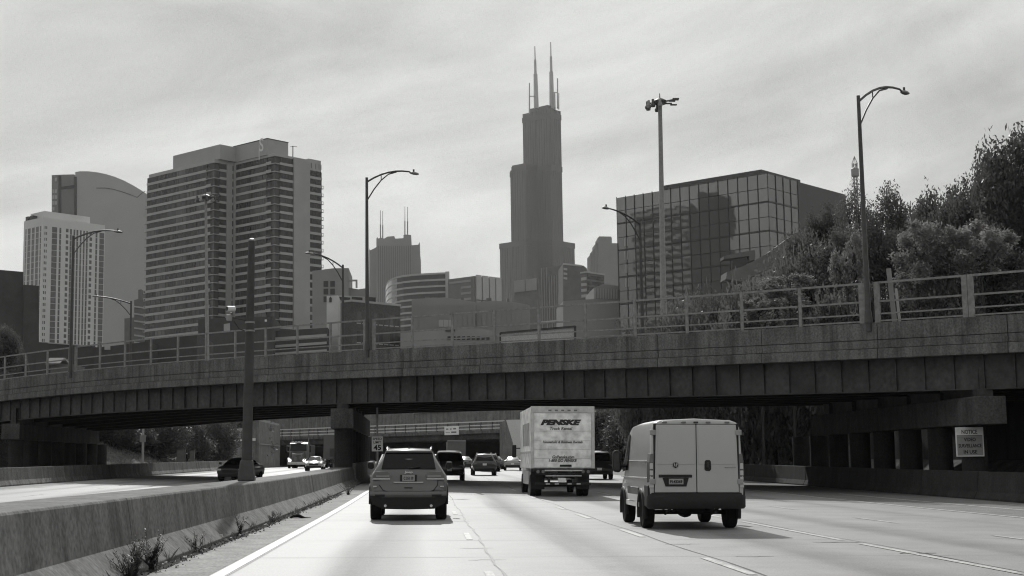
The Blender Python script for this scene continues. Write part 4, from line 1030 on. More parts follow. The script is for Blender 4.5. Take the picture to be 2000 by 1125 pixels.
# --- lattice radio tower behind the trees
rt0 = at(1672, 380, 520); z305, z318, z330, z346 = (at(1672, y, 520).z for y in (305, 319, 330, 346))
rd = thing('radio_tower', 'slim radio mast with a pointed cage top behind the trees at right', 'radio tower', (rt0.x, rt0.y, 0))
mb = MB(); w = .75
for k in range(4):
    a = math.pi / 4 + k * math.pi / 2; mb.tube((rt0.x + w * math.cos(a), rt0.y + w * math.sin(a), 0), (rt0.x + w * math.cos(a), rt0.y + w * math.sin(a), z318), .13, n=5)
build(mb, 'mast_leg', POLEG, rd, world=True)
mb = MB()
for i in range(26):
    z = z318 - i * 1.4
    for k in range(4):
        a, b = math.pi / 4 + k * math.pi / 2, math.pi / 4 + (k + 1) * math.pi / 2
        mb.tube((rt0.x + w * math.cos(a), rt0.y + w * math.sin(a), z), (rt0.x + w * math.cos(b), rt0.y + w * math.sin(b), z - 1.4), .08, n=4)
build(mb, 'lattice', POLEG, rd, world=True, kind='stuff')
build(MB().lathe((rt0.x, rt0.y, z346), [(.9, 0), (1.5, .4), (1.5, z330 - z346), (.9, z330 - z346 + .4)], 8), 'antenna_drum', POLEG, rd, world=True)
mb = MB()
for k in range(6):
    a = k * math.pi / 3; mb.tube((rt0.x + 1.1 * math.cos(a), rt0.y + 1.1 * math.sin(a), z318), (rt0.x, rt0.y, z305), .09, n=4)
    mb.tube((rt0.x + 1.1 * math.cos(a), rt0.y + 1.1 * math.sin(a), z330), (rt0.x + 1.1 * math.cos(a), rt0.y + 1.1 * math.sin(a), z318), .09, n=4)
build(mb, 'cage', POLEG, rd, world=True)
build(MB().tube((rt0.x - 3, rt0.y, at(1672, 372, 520).z), (rt0.x + 2, rt0.y, at(1672, 371, 520).z), .1, n=4), 'cross_arm', POLEG, rd, world=True)
# --- low buildings just behind the bridge
lw = bld('low dark flat roofed shed behind the railing under the white striped tower', at(180, 690, 230), 'shed')
sil(lw, 'wall', DKC, [(70, 780), (70, 668), (95, 669), (182, 676), (182, 780)], 230, 20)
sil(lw, 'roof_edge', LIGHTP, [(93, 670.5), (93, 668.5), (176, 674.5), (176, 676.5)], 229.8, .4)
lw2 = bld('low dark shed with a pale door behind the railing left of the balcony tower', at(230, 690, 225), 'shed')
sil(lw2, 'wall', DKC, [(182.2, 780), (182.2, 679), (215, 676), (290, 667), (290, 780)], 226, 20)
sil(lw2, 'pale_sign', LIGHTP, [(204, 683), (204, 676), (215, 675), (215, 683)], 225.8, .2)
lw3 = bld('dark low building in front of the balcony tower foot, lower and wider', at(350, 690, 232), 'shed')
sil(lw3, 'wall', DKC, [(285, 780), (285, 662), (330, 657), (385, 652), (385, 780)], 234, 18)
lw4 = bld('dark low building in front of the balcony tower foot, taller part', at(450, 690, 240), 'shed')
sil(lw4, 'wall', DKC, [(387, 780), (387, 628), (392, 623), (440, 621), (532, 618), (532, 780)], 338, 18)
sil(lw4, 'pale_board', LIGHTP, [(437, 648), (437, 633), (449, 631), (449, 646)], 337.6, .35)  # plain pale board on the wall
sil(lw4, 'pale_window', SIGNW, [(517, 628), (517, 624), (521, 624), (521, 628)], 337.6, .35)  # small pane in plain white
lw5 = bld('long low car park deck with pale bands behind the left centre railing', at(570, 690, 260), 'car_park')
sil(lw5, 'wall', DKC, [(480, 790), (480, 650), (640, 640), (640, 790)], 345, 14)
for k in range(3): sil(lw5, 'deck_band', BAND, [(482, 668 + k * 15), (482, 663 + k * 15), (638, 652 + k * 15), (638, 657 + k * 15)], 344.6, .38)
lw6 = bld('low pale shop building with a row of small windows behind the centre railing', at(870, 660, 250), 'shop_building')
sil(lw6, 'wall', GREYC, [(782, 780), (782, 648), (840, 643), (868, 640), (935, 641), (962, 646), (962, 780)], 345, 20)
for k in range(9): sil(lw6, 'window', GL[1], [(874 + k * 9.5, 664), (874 + k * 9.5, 657), (880 + k * 9.5, 656.5), (880 + k * 9.5, 663.5)], 344.7, .29)
sil(lw6, 'roof_vent', DKC, [(870, 647), (870, 641), (888, 641), (888, 647)], 344.7, .29)
bb_ = thing('billboard', 'long pale billboard panel with thick dark frame behind the centre of the railing', 'billboard', at(1050, 690, 338))
sil(bb_, 'panel', mat('pale_speckled_panel', .42, .7, .3, .3, 3.0, fine=9), [(979, 700), (979, 652), (1121, 639.5), (1121, 700)], 338, .3)
for p_ in ([(977, 652), (977, 648.5), (1124, 635.5), (1124, 639)], [(1121.3, 700), (1121.3, 637), (1125.5, 637), (1125.5, 700)], [(975.5, 700), (975.5, 650), (978.7, 650), (978.7, 700)]): sil(bb_, 'frame', MULL, p_, 337.6, .38)
for px in (1000, 1095): build(MB().tube(Vector((at(px, 690, 338.5).x, 338.5, 5.9)), at(px, 690, 338.5), .15), 'support_post', POLED, bb_, world=True)
ho = bld('tiny gabled house with a pale roof behind the left end of the railing', at(105, 715, 150), 'house')
hx0, hx1, hz, hz2 = at(95, 711, 150).x, at(117, 711, 150).x, at(100, 712, 150).z, at(100, 698, 150).z
build(MB().box(hx0 + .2, hx1 + 1.4, 150, 155, 0, hz), 'wall', MIDC, ho, world=True)
build(MB().prism([Vector((hx0 - .3, 149.6, hz)), Vector((hx1 + .1, 149.6, hz)), Vector((hx1 - .2, 152.5, hz2)), Vector((hx0 - .6, 152.5, hz2))], (0, .15, .15)), 'roof', MIDC, ho, world=True)
build(MB().prism([Vector((hx0 - .6, 152.6, hz2)), Vector((hx1 - .2, 152.6, hz2)), Vector((hx1 + .1, 155.4, hz)), Vector((hx0 - .3, 155.4, hz))], (0, .15, .15)), 'roof', LIGHTP, ho, world=True)

# ================================================================== VEGETATION
LEAFD = leaf_mat('dark_tree_leaf', .05, .115)
LEAFM = leaf_mat('mid_tree_leaf', .085, .15)
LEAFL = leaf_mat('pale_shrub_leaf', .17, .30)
BARK = mat('bark', .05, .95, .1, .4, 6, stretch=(1, 1, .3))
def crown_mesh(seed, n, leaf, lobes, spread=.62, flat=1.0, m=None, spray=.12, rad=(.22, .42), core=.55):
    r = random.Random(seed); L_ = []
    for k in range(lobes):
        while True:
            p = Vector((r.uniform(-1, 1), r.uniform(-1, 1), r.uniform(-.9, 1)))
            if .25 < p.length < 1: break
        L_.append((p * spread, r.uniform(*rad)))
    L_.append((Vector((0, 0, -.1)), core))
    tot = sum(q[1] ** 2 for q in L_); vs = []; fs = []
    for c, rd_ in L_:
        m_n = int(n * rd_ ** 2 / tot)
        # twigs: leaves gather in little sprays that poke out of the lobe
        for s in range(max(1, m_n // 9)):
            d = Vector((r.gauss(0, 1), r.gauss(0, 1), r.gauss(0, 1) * flat + .15)).normalized()
            base = c + Vector((d.x * rd_, d.y * rd_, d.z * rd_)) * (r.random() ** .45) * (1.0 + (r.random() < .13) * r.uniform(.1, .45))
            for q in range(9):
                p = base + Vector((r.gauss(0, spray * .5), r.gauss(0, spray * .5), r.gauss(0, spray * .4)))
                a = Vector((r.gauss(0, 1), r.gauss(0, 1), r.gauss(0, .8))).normalized(); b = a.orthogonal().normalized()
                b = (b + a.cross(b) * r.uniform(-1, 1)).normalized()
                l, w = leaf * r.uniform(.7, 1.35), leaf * r.uniform(.35, .6)
                i = len(vs); vs += [p - a * l * .5, p + b * w * .5, p + a * l * .5, p - b * w * .5]; fs.append((i, i + 1, i + 2, i + 3))
    me = bpy.data.meshes.new('crown'); me.from_pydata([tuple(v) for v in vs], [], fs); me.materials.append(m)
    return me
CR = {
 'dark': [crown_mesh(11, 21000, .068, 20, m=LEAFD), crown_mesh(12, 20000, .068, 18, m=LEAFD), crown_mesh(13, 21000, .066, 24, m=LEAFD)],
 'mid': [crown_mesh(21, 14000, .08, 18, m=LEAFM), crown_mesh(22, 14000, .075, 22, m=LEAFM)],
 'pale': [crown_mesh(31, 8000, .10, 22, m=LEAFL, spread=.92, rad=(.10, .30), core=.3), crown_mesh(32, 7500, .10, 19, m=LEAFL, spread=.95, rad=(.10, .32), core=.28)],
 'airy': [crown_mesh(41, 7500, .07, 18, m=LEAFD, spread=.74, spray=.14), crown_mesh(42, 7500, .07, 15, m=LEAFM, spread=.78, spray=.16)],
}
vr = random.Random(5)
def limb_mesh(seed):
    r = random.Random(seed); mb = MB()
    for k in range(9):
        a = r.uniform(0, 6.28); l = r.uniform(.45, .85); z = r.uniform(-.7, -.2)
        p = [Vector((0, 0, z)), Vector((math.cos(a) * l * .4, math.sin(a) * l * .4, z + r.uniform(.2, .5))), Vector((math.cos(a) * l, math.sin(a) * l, z + r.uniform(.5, 1.3)))]
        mb.path(p, [.045, .03, .01], 5)
    me = bpy.data.meshes.new('limbs'); me.from_pydata([tuple(v) for v in mb.v], [], mb.f); me.materials.append(BARK); return me
LIMB = [limb_mesh(1), limb_mesh(2)]
def tree(label, px, ytop, ybot, Y, wpx, kind, group, name='tree', cat='tree', trunk=True, var=None, depth=1.0):
    t = at(px, ytop, Y); b = at(px, ybot, Y); g = terrain(t.x, Y)
    zb = max(b.z, g + .3) if trunk else (b.z if kind == 'pale' else min(b.z, g - .6)); rx = wpx / 2 * Y / F; h = (t.z - zb) / 2
    root = thing(name, label, cat, (t.x, Y, g - .05), group)
    me = CR[kind][var if var is not None else vr.randrange(len(CR[kind]))]
    o = bpy.data.objects.new('crown', me); COL.objects.link(o); o.parent = root
    o.location = (0, 0, zb + h - g); o.scale = (rx / .9, rx / .9 * depth, h / .9); o.rotation_euler = (0, 0, vr.uniform(0, 6.28))
    cz = zb + h - g
    build(MB().path([(0, 0, 0), (.05, 0, cz * .5), (0, .05, cz)], [max(.12, rx * .07), max(.09, rx * .055), .04], 8), 'trunk' if trunk else 'stem', BARK, root, smooth=60)
    l = bpy.data.objects.new('limbs', LIMB[vr.randrange(2)]); COL.objects.link(l); l.parent = root; l.location = o.location; l.scale = (rx, rx * depth, h)
    return root
GT = 'trees and shrubs behind the bridge railing'
tree('tallest dark tree at the right edge reaching up into the sky', 1985, 238, 600, 98, 215, 'dark', GT, var=0)
tree('dark tree just left of the tallest tree with ragged top', 1890, 345, 600, 104, 150, 'dark', GT, var=2)
tree('dark rounded tree in the middle of the row with airy top against the sky', 1812, 345, 600, 110, 125, 'dark', GT, var=1)
tree('open tree with airy twigs just right of the tall street lamp', 1735, 352, 560, 116, 110, 'airy', GT, var=0)
tree('airy dark tree under the radio mast', 1668, 372, 560, 112, 86, 'airy', GT, var=1)
tree('dark tree filling the gap behind the tall street lamp', 1705, 400, 620, 108, 120, 'dark', GT, var=1)
tree('small dark round tree against the plain wing of the glass block', 1607, 393, 560, 118, 92, 'dark', GT, var=2)
tree('dark green tree low at the right edge behind the railing', 1968, 440, 680, 94, 170, 'dark', GT, var=1)
tree('dark shrub low behind the leaning stakes', 1840, 480, 690, 92, 180, 'dark', GT, var=0, trunk=False)
tree('mid grey tree sloping down left of the street lamp', 1600, 440, 640, 104, 120, 'mid', GT, var=0)
tree('mid grey bush lower down the slope beside the ramp wall', 1530, 488, 660, 104, 150, 'mid', GT, var=1, trunk=False)
tree('mid grey bush in front of the high mast foot, further right', 1462, 520, 680, 108, 150, 'mid', GT, var=0, trunk=False)
tree('mid grey bush at the foot of the high mast', 1370, 548, 690, 112, 130, 'mid', GT, var=1, trunk=False)
tree('dark bush behind the railing below the ramp wall', 1555, 560, 700, 98, 130, 'dark', GT, var=2, trunk=False)
tree('lowest dark plant clump behind the railing at the left end of the bushes', 1232, 606, 680, 104, 84, 'mid', GT, var=1, trunk=False)
tree('dark bush behind the railing right of the lowest plant clump', 1300, 585, 690, 102, 80, 'dark', GT, var=1, trunk=False)
tree('dark bush behind the railing under the tall street lamp', 1690, 530, 700, 96, 140, 'dark', GT, var=0, trunk=False)
tree('pale leaved shrub right of the street lamp', 1785, 432, 560, 93, 150, 'pale', GT, var=0, trunk=False, depth=.7)
tree('pale leaved shrub further right under the tallest tree', 1910, 418, 545, 91, 160, 'pale', GT, var=1, trunk=False, depth=.7)
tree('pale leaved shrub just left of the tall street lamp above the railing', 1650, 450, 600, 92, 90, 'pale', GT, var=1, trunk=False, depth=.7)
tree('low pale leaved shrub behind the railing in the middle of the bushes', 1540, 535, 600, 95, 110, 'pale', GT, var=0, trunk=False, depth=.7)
tree('dark tree at the left edge in front of the dark block', 8, 632, 740, 150, 70, 'dark', 'trees left of the bridge', var=0)
tree('dark bush at the left edge beside the tiny house', 45, 668, 745, 148, 42, 'dark', 'trees left of the bridge', var=1, trunk=False)
tree('dark tree mass low behind the railing between the tallest tree and the stakes', 1915, 430, 700, 96, 190, 'dark', GT, var=2, trunk=False)
tree('dark tree behind the pale shrub right of the street lamp', 1780, 420, 640, 106, 150, 'dark', GT, var=2)
tree('mid grey tree left of the street lamp behind the pale shrub', 1650, 430, 640, 104, 110, 'mid', GT, var=1)
tree('dark tree beyond the right edge joining the tallest tree', 2065, 330, 700, 96, 170, 'dark', GT, var=2)
tree('mid grey bush low on the slope between the ramp wall and the high mast', 1418, 536, 700, 104, 140, 'mid', GT, var=0, trunk=False)
tree('dark bush behind the two leaning stakes', 1745, 505, 700, 100, 150, 'dark', GT, var=1, trunk=False)
tree('mid grey leafy tree overlapping the right base of the glass block', 1560, 440, 640, 112, 130, 'mid', GT, var=1)
tree('mid grey leafy bush overlapping the glass block base left of the ramp wall', 1500, 512, 700, 103, 150, 'mid', GT, var=0, trunk=False)
tree('mid grey leafy bush beside the high mast foot, nearer to the railing', 1335, 572, 700, 101, 110, 'mid', GT, var=1, trunk=False)
tree('mid grey leafy bush filling the slope left of the street lamp', 1605, 500, 700, 97, 150, 'mid', GT, var=0, trunk=False)
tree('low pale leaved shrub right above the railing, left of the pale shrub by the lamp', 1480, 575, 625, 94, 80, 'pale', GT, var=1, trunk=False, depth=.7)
tree('mid grey leafy tree halfway down the slope between lamp and glass block', 1535, 468, 700, 106, 150, 'mid', GT, var=1, trunk=False)
tree('mid grey leafy bush low on the slope below the dark opening of the ramp', 1445, 528, 700, 99, 150, 'mid', GT, var=1, trunk=False)
tree('mid grey leafy bush at the lower slope end right of the far street lamp', 1290, 592, 700, 98, 90, 'mid', GT, var=0, trunk=False)
tree('mid grey leafy bush next to the lower end of the slope, under the glass block', 1390, 552, 700, 97, 130, 'mid', GT, var=0, trunk=False)
tree('dark tree in the back row filling the gap right of the tall street lamp', 1772, 372, 640, 120, 150, 'dark', GT, var=1)
tree('dark tree in the back row filling the gap before the tallest tree', 1852, 362, 640, 116, 150, 'dark', GT, var=0)
tree('dark tree in the back row leaning against the tallest tree', 1935, 300, 640, 112, 140, 'dark', GT, var=2)
tree('mid grey tree in the back row just left of the tall street lamp', 1645, 408, 640, 116, 120, 'mid', GT, var=0)
GU = 'bushes on the motorway banks'
for lab, px, yt, Y, w in (
    ('dark bush on the right bank directly right of the rental truck', 1185, 772, 176, 130), ('dark bush on the right bank left of the white van roof', 1245, 764, 166, 140),
    ('dark bush on the right bank above the left half of the van roof', 1300, 758, 152, 150), ('dark bush on the right bank above the middle of the van roof', 1360, 755, 142, 160),
    ('dark bush on the right bank right of the white van roof', 1425, 752, 130, 160), ('dark bush on the right bank behind the lit barrier end', 1490, 745, 119, 170), ('dark bush on the right bank behind the far bridge columns', 1550, 735, 110, 180),
    ('dark bush high on the right bank behind the white van', 1340, 740, 172, 190), ('dark bush high on the right bank above the rental truck side', 1225, 755, 196, 150)):
    tree(lab, px, yt, 900, Y, w, 'dark', GU, trunk=False, name='bush', cat='bush', depth=1.2)
for lab, px, yt, Y, w in (
    ('dark bush above the grass slope at its left end', 215, 800, 150, 130), ('dark bush above the grass slope left of the small signpost', 262, 806, 156, 120), ('dark bush above the grass slope right of the small signpost', 310, 803, 160, 120), ('dark bush above the grass slope behind the utility boxes', 365, 800, 168, 120), ('dark bush above the grass slope next to the pale abutment wall', 418, 804, 178, 110), ('dark bush far up the left bank behind the others', 300, 780, 190, 260), ('dark bush far up the left bank near the abutment wall', 440, 785, 205, 200)):
    tree(lab, px, yt, 884, Y, w, 'dark', GU, trunk=False, name='bush', cat='bush')
# grass on the left slope
gm = MB(); gr = random.Random(9)
for i in range(5200):
    Y = gr.uniform(126, 176); X = gr.uniform(-40, -22.3)
    z = terrain(X, Y); h = gr.uniform(.12, .35); a = gr.uniform(0, 6.28); w = .05
    gm.add([(X - w * math.cos(a), Y - w * math.sin(a), z - .02), (X + w * math.cos(a), Y + w * math.sin(a), z - .02), (X + gr.uniform(-.12, .12), Y + gr.uniform(-.12, .12), z + h)], [(0, 1, 2)])
o = build(gm, 'grass', leaf_mat('dry_grass_blade', .16, .16), recalc=False); o['kind'] = 'stuff'

# weeds along the barrier foot
WEEDM = leaf_mat('weed_leaf', .075, .09); WSTEM = mat('weed_stem', .06, .9)
def weed(label, px, py, hpx, n, group='weeds growing along the median barrier', wide=.35, leafy=1.0, seed=0):
    r = random.Random(seed); d = ray(px, py); Y = None
    Y = 1.4 * F / (py - 903) ; X = (px - 832) * Y / F; X = max(X, MEDX + .91)
    h = hpx * Y / F; root = thing('weed', label, 'weed', (X, Y, rz(X, Y)), group)
    st = MB(); lf = MB()
    for k in range(n):
        a = r.uniform(0, 6.28); q = r.uniform(.45, 1.0) * h; sp = r.uniform(.1, wide) * h
        pts = [Vector((r.uniform(-.05, .05), r.uniform(-.05, .05), 0))]
        for j in range(1, 6): t = j / 5; pts.append(pts[0] + Vector((math.cos(a) * sp * t ** 1.4, math.sin(a) * sp * t ** 1.4, q * t)) + Vector((r.gauss(0, .012), r.gauss(0, .012), 0)))
        st.path(pts, [.007, .006, .005, .004, .003, .002], 4)
        for m in range(int(62 * leafy)):
            t = r.random() ** .8; i = min(4, int(t * 5)); p = pts[i].lerp(pts[i + 1], t * 5 - i)
            b = r.uniform(0, 6.28); l = r.uniform(.02, .055) * (1.25 - t * .6) * (1 + h); e = p + Vector((math.cos(b) * l, math.sin(b) * l, l * r.uniform(-.1, .9)))
            w = (e - p).cross(ZZ).normalized() * l * .13 if (e - p).cross(ZZ).length > 1e-6 else Vector((l * .13, 0, 0))
            mid = p.lerp(e, .5); lf.add([p, mid + w, e, mid - w], [(0, 1, 2, 3)])
    build(st, 'stem', WSTEM, root); build(lf, 'leaves', WEEDM, root, recalc=False)
    return root
weed('bushy weed with several upright tops in front of the barrier near the bottom left', 290, 1106, 78, 24, seed=1, wide=.5, leafy=.8)
weed('dense upright weed in front of the barrier, the second from the bottom left', 214, 1119, 72, 22, seed=2, wide=.35, leafy=.9)
weed('thin pale weed at the very bottom left in front of the barrier', 110, 1124, 62, 18, seed=3, wide=.9, leafy=.4)
weed('low sparse weed right of the bushy one, leaning over the gutter', 362, 1073, 46, 8, seed=4, wide=.8, leafy=.7)
weed('dark upright weed in the middle of the barrier', 452, 1042, 48, 9, seed=5, wide=.45)
weed('low spreading weed in front of the barrier joints', 527, 1017, 24, 9, seed=6, wide=1.1, leafy=.8)
weed('round weed clump at the dark far end of the barrier', 684, 969, 26, 14, seed=7, wide=1.0)
# thin grass and seedlings along the foot of the barrier
gw = MB(); wr = random.Random(21)
for c in range(75):
    y0 = 13.5 + 42 * wr.random() ** 1.4; x0 = MEDX + .89 + abs(wr.gauss(0, .05)); h0 = wr.uniform(.05, .22) * (.8 if y0 < 19 else 1)
    for k in range(wr.randrange(5, 22)):
        x, y = x0 + wr.gauss(0, .05), y0 + wr.gauss(0, .12); x = max(x, MEDX + .885); a = wr.uniform(0, 6.28); h = h0 * wr.uniform(.4, 1.2); w = .004
        z = rz(x, y); lx, ly = wr.gauss(0, .35) * h, wr.gauss(0, .35) * h
        gw.add([(x - w * math.cos(a), y - w * math.sin(a), z), (x + w * math.cos(a), y + w * math.sin(a), z), (x + lx * .4 + w * .6, y + ly * .4, z + h * .6), (x + lx, y + ly, z + h)], [(0, 1, 2), (0, 2, 3)])
o = build(gw, 'gutter_grass', WEEDM, recalc=False); o['kind'] = 'stuff'
# gutter dirt and litter
dm = MB(); dr = random.Random(4)
vs = []; ys_ = [13 + i * .45 for i in range(110)]
for y in ys_:
    x0 = MEDX + .88; w = .12 + .16 * abs(noise.noise(Vector((y * .8, 3, 0)))) + dr.uniform(0, .06)
    vs += [(x0, y, rz(x0, y) + .012), (x0 + w, y, rz(x0 + w, y) + .0085)]
dm.add(vs, [(2 * i, 2 * i + 1, 2 * i + 3, 2 * i + 2) for i in range(len(ys_) - 1)])
for i in range(900):
    y = 13 + 47 * dr.random(); x = MEDX + .89 + abs(dr.gauss(0, .13)); s = dr.uniform(.006, .022); z = rz(x, y) + .008
    dm.add([(x - s, y - s, z), (x + s, y - s * .6, z), (x + s * .7, y + s, z), (x, y, z + s * 1.1)], [(0, 1, 3), (1, 2, 3), (2, 0, 3)])
o = build(dm, 'gutter_dirt', mat('gutter_dirt', .035, .95, .1, .5, 9), recalc=False); o['kind'] = 'stuff'
lm = MB()
for i in range(95):
    y = 13 + 46 * dr.random() ** .9; x = MEDX + .91 + abs(dr.gauss(0, .12)); s = dr.uniform(.008, .045) * dr.uniform(.5, 1); a = dr.uniform(0, 3); z = rz(x, y) + .02
    c_, s_ = math.cos(a) * s, math.sin(a) * s; t = dr.uniform(.4, 1)
    lm.hexa([(x - c_, y - s_, z), (x + s_ * t, y - c_ * t, z), (x + c_, y + s_, z), (x - s_ * t, y + c_ * t, z), (x - c_, y - s_, z + s * .7), (x + s_ * t, y - c_ * t, z + s * .5), (x + c_, y + s_, z + s * .8), (x - s_ * t, y + c_ * t, z + s * .4)])
o = build(lm, 'gutter_litter', mat('pale_litter', .62, .7, .3, .2, 8)); o['kind'] = 'stuff'
def ground_xy(px, py):
    Y = 1.4 * F / (py - 903); return (px - 832) * Y / F, Y
x, y = ground_xy(431, 1052)
lb = thing('litter_carton', 'crushed white carton lying in the gutter by the dark weed', 'litter', (x, y, rz(x, y) + .004))
build(MB().hexa([(-.15, -.06, 0), (.13, -.08, 0), (.16, .07, 0), (-.12, .08, 0), (-.12, -.05, .1), (.14, -.06, .12), (.13, .06, .09), (-.13, .07, .11)]), 'carton', WHITEP, lb, bevel=.012)
build(MB().hexa([(-.33, -.02, 0), (-.2, -.05, 0), (-.19, .05, 0), (-.3, .06, 0), (-.3, -.02, .015), (-.21, -.04, .02), (-.2, .04, .015), (-.29, .04, .02)]), 'flap', WHITEP, lb)
x, y = ground_xy(588, 1010)
ts_ = thing('tyre_scrap', 'black scrap of tyre tread lying on the left shoulder', 'tyre scrap', (x, y, rz(x, y) + .006))
build(MB().path([(-.2, 0, .02), (-.12, .05, .05), (0, .06, .06), (.09, .0, .03), (.18, -.03, .012), (.32, .02, .008)], [.02, .04, .05, .035, .012, .005], 7), 'tread', RUBBER, ts_, smooth=60)

# ================================================================== STREET FURNITURE
def sign_post(name, label, cat, X, Y, w, h, zc, post=True):
    r = thing(name, label, cat, (X, Y, rz(X, Y)))
    build(MB().box(-w / 2, w / 2, -.012, .012, zc - h / 2, zc + h / 2), 'sign_plate', SIGNW, r, bevel=.02)
    if post: build(MB().box(-.04, .04, .015, .075, -.02 if zc < 5 else 0, zc + h / 2 - .05), 'post', POLEG, r)
    return r
# speed limit sign
p = at(737, 867, 80.3)
sg2 = thing('speed_limit_sign', 'white speed limit sign on a post beside the middle bridge pier', 'road sign', (p.x, p.y, rz(p.x, p.y) + .9))
zc = p.z - sg2.location.z; w, h = .62, .82
build(MB().box(-w / 2, w / 2, -.012, .012, zc - h / 2, zc + h / 2), 'sign_plate', SIGNW, sg2, bevel=.015)
build(MB().box(-.05, .05, .02, .09, -2.0, zc + h / 2 + 1.6), 'post', POLEG, sg2)
text('SPEED', .2, (0, -.02, zc + .28), BLACKL, sg2, width=.5, height=.13, bold=.004)
text('LIMIT', .2, (0, -.02, zc + .09), BLACKL, sg2, width=.42, height=.13, bold=.004)
text('45', .4, (0, -.02, zc - .2), BLACKL, sg2, width=.42, height=.30, bold=.012)
# notice sign on the right column
Yc = near_y(XR_) + 2.2; p = at(1894, 863, Yc - .62)
ns = thing('notice_sign', 'notice sign about video surveillance hung on the nearest right bridge column', 'sign', (p.x, p.y, 0))
sx = (1923 - 1866) * p.y / F; sy = (892 - 834) * p.y / F; zc = p.z
GREYS = mat('sign_grey', .30, .55, .4, .12, 8)
build(MB().box(-sx / 2, sx / 2, -.015, .015, zc - sy / 2, zc + sy / 2), 'sign_plate', SIGNW, ns, bevel=.03)
build(MB().box(-sx * .455, sx * .455, -.0195, -.0155, zc - sy * .46, zc + sy * .20), 'grey_field', GREYS, ns)
build(MB().box(-sx * .455, sx * .455, -.0195, -.0155, zc + sy * .206, zc + sy * .225), 'border_line', BLACKL, ns)
build(MB().box(-.25, .25, .0155, .15, zc - .3, zc + .3), 'bracket', POLEG, ns)
NT = mat('faded_sign_print', .10, .7)
text('NOTICE', .3, (0, -.0165, zc + sy * .34), NT, ns, width=sx * .56, height=sy * .145, bold=.008)
for t, f, wd in (('VIDEO', .08, .42), ('SURVEILLANCE', -.13, .82), ('IN USE', -.34, .48)): text(t, .3, (0, -.021, zc + sy * f), BLACKL, ns, width=sx * wd, height=sy * .125, bold=.008)
# small delineator and sign on the median beyond the pier
p = at(651, 922, 122)
dl = thing('delineator_post', 'thin dark post with a small plate on the median beyond the pier', 'post', (p.x, p.y, rz(p.x, p.y) + .9))
build(MB().box(-.06, .06, -.04, .04, -.9 + .0, at(650, 878, 122).z - dl.location.z), 'post', POLED, dl)
zt = at(650, 884, 122).z - dl.location.z
build(MB().box(-.3, .3, -.06, -.042, zt - .35, zt + .35), 'plate', POLED, dl)
# left slope furniture
def terr_thing(name, label, cat, px, py, Y):
    p = at(px, py, Y); return thing(name, label, cat, (p.x, Y, terrain(p.x, Y)))
sp_ = terr_thing('slope_signpost', 'white post with a grey plate standing on the grass slope', 'signpost', 279, 880, 140)
zt = at(279, 837, 140).z - sp_.location.z; zm = at(279, 857, 140).z - sp_.location.z
build(MB().box(-.1, .1, -.06, .06, -.1, zt), 'post', LIGHTP, sp_); build(MB().box(-.28, .28, -.14, -.062, zm - .3, zm + .35), 'plate', GREYC, sp_)
for lab, px0, px1, y0 in (('larger grey utility box standing on the grass slope', 345, 361, 878), ('smaller utility box right of the larger one on the grass slope', 370, 379, 880)):
    ub_ = terr_thing('utility_box', lab, 'utility box', (px0 + px1) / 2, 900, 146); ub_['group'] = 'utility boxes on the slope'
    w = (px1 - px0) * 146 / F / 2; zt = at(350, y0, 146).z - ub_.location.z
    b = build(MB().box(-w, w, 0, .6, -.2, zt), 'cabinet', mat('utility_cabinet', .09, .6, .4, .2, 5), ub_, bevel=.03)
    build(MB().box(-w * .9, w * .9, -.02, -.002, .1, zt - .1), 'door', mat('utility_cabinet_door', .11, .5, .4, .2, 5), ub_); build(MB().box(-w - .04, w + .04, -.04, .64, zt + .002, zt + .06), 'lid', POLED, ub_)
# leaning stakes behind the railing
b0, t0 = at(1748, 588, 62), at(1735, 524, 62)
lk = thing('leaning_stakes', 'two pale stakes leaning against the railing right of the tall street lamp', 'stakes', (b0.x, b0.y, 0), None)
u_, z_ = hit(1745, 586, Vector((A.x, A.y, 0)) + nb * .6, ub)
bs = Vector((A.x, A.y, 0)) + nb * .6 + ub * u_
lk.location = (bs.x, bs.y, pt(u_) + .02)
hh = hit(1735, 524, Vector((A.x, A.y, 0)) + nb * .4, ub); tt = Vector((A.x, A.y, 0)) + nb * .4 + ub * hh[0]; tt.z = hh[1]
d = tt - Vector(lk.location)
build(MB().prism([ub * -.10, ub * .10, ub * .10 + nb * .04, ub * -.10 + nb * .04], d), 'stake', GREYC, lk)
build(MB().prism([ub * -.27, ub * -.17, ub * -.17 + nb * .04, ub * -.27 + nb * .04], d * .62), 'stake', LIGHTP, lk)

# ================================================================== VEHICLES
def carpaint(name, v, metal=0., rough=.28):
    return mat(name, v, rough, .5, coat=.8, metal=metal, noise_=.06, scale=2.)
def wheel(parent, x, y, r, w, dual=False, m=None):
    t = MB(); s = 1 if x > 0 else -1
    t.lathe((x, y, r), [(r * .66, -w / 2), (r * .93, -w / 2), (r, -w * .36), (r, w * .36), (r * .93, w / 2), (r * .66, w / 2)], 24, 'X')
    o = build(t, 'wheel', RUBBER, parent, smooth=35)
    rim = MB(); xo = x + s * w * .5
    rim.lathe((x, y, r), [(r * .655, -w * .4), (r * .655, w * .42 ), (r * .6, w * .45)], 20, 'X') if s > 0 else rim.lathe((x, y, r), [(r * .6, -w * .45), (r * .655, -w * .42), (r * .655, w * .4)], 20, 'X')
    b = build(rim, 'rim', m or ALLOY, o, smooth=35)
    return o
def ring(y, pts):
    """pts: right half from bottom centre to top centre [(x,z)]; returns the closed ring at y (y may be a function of z)"""
    f = y if callable(y) else (lambda z: y)
    r = [(x, f(z), z) for x, z in pts]; l = [(-x, f(z), z) for x, z in reversed(pts) if x > 1e-4]
    return r + l
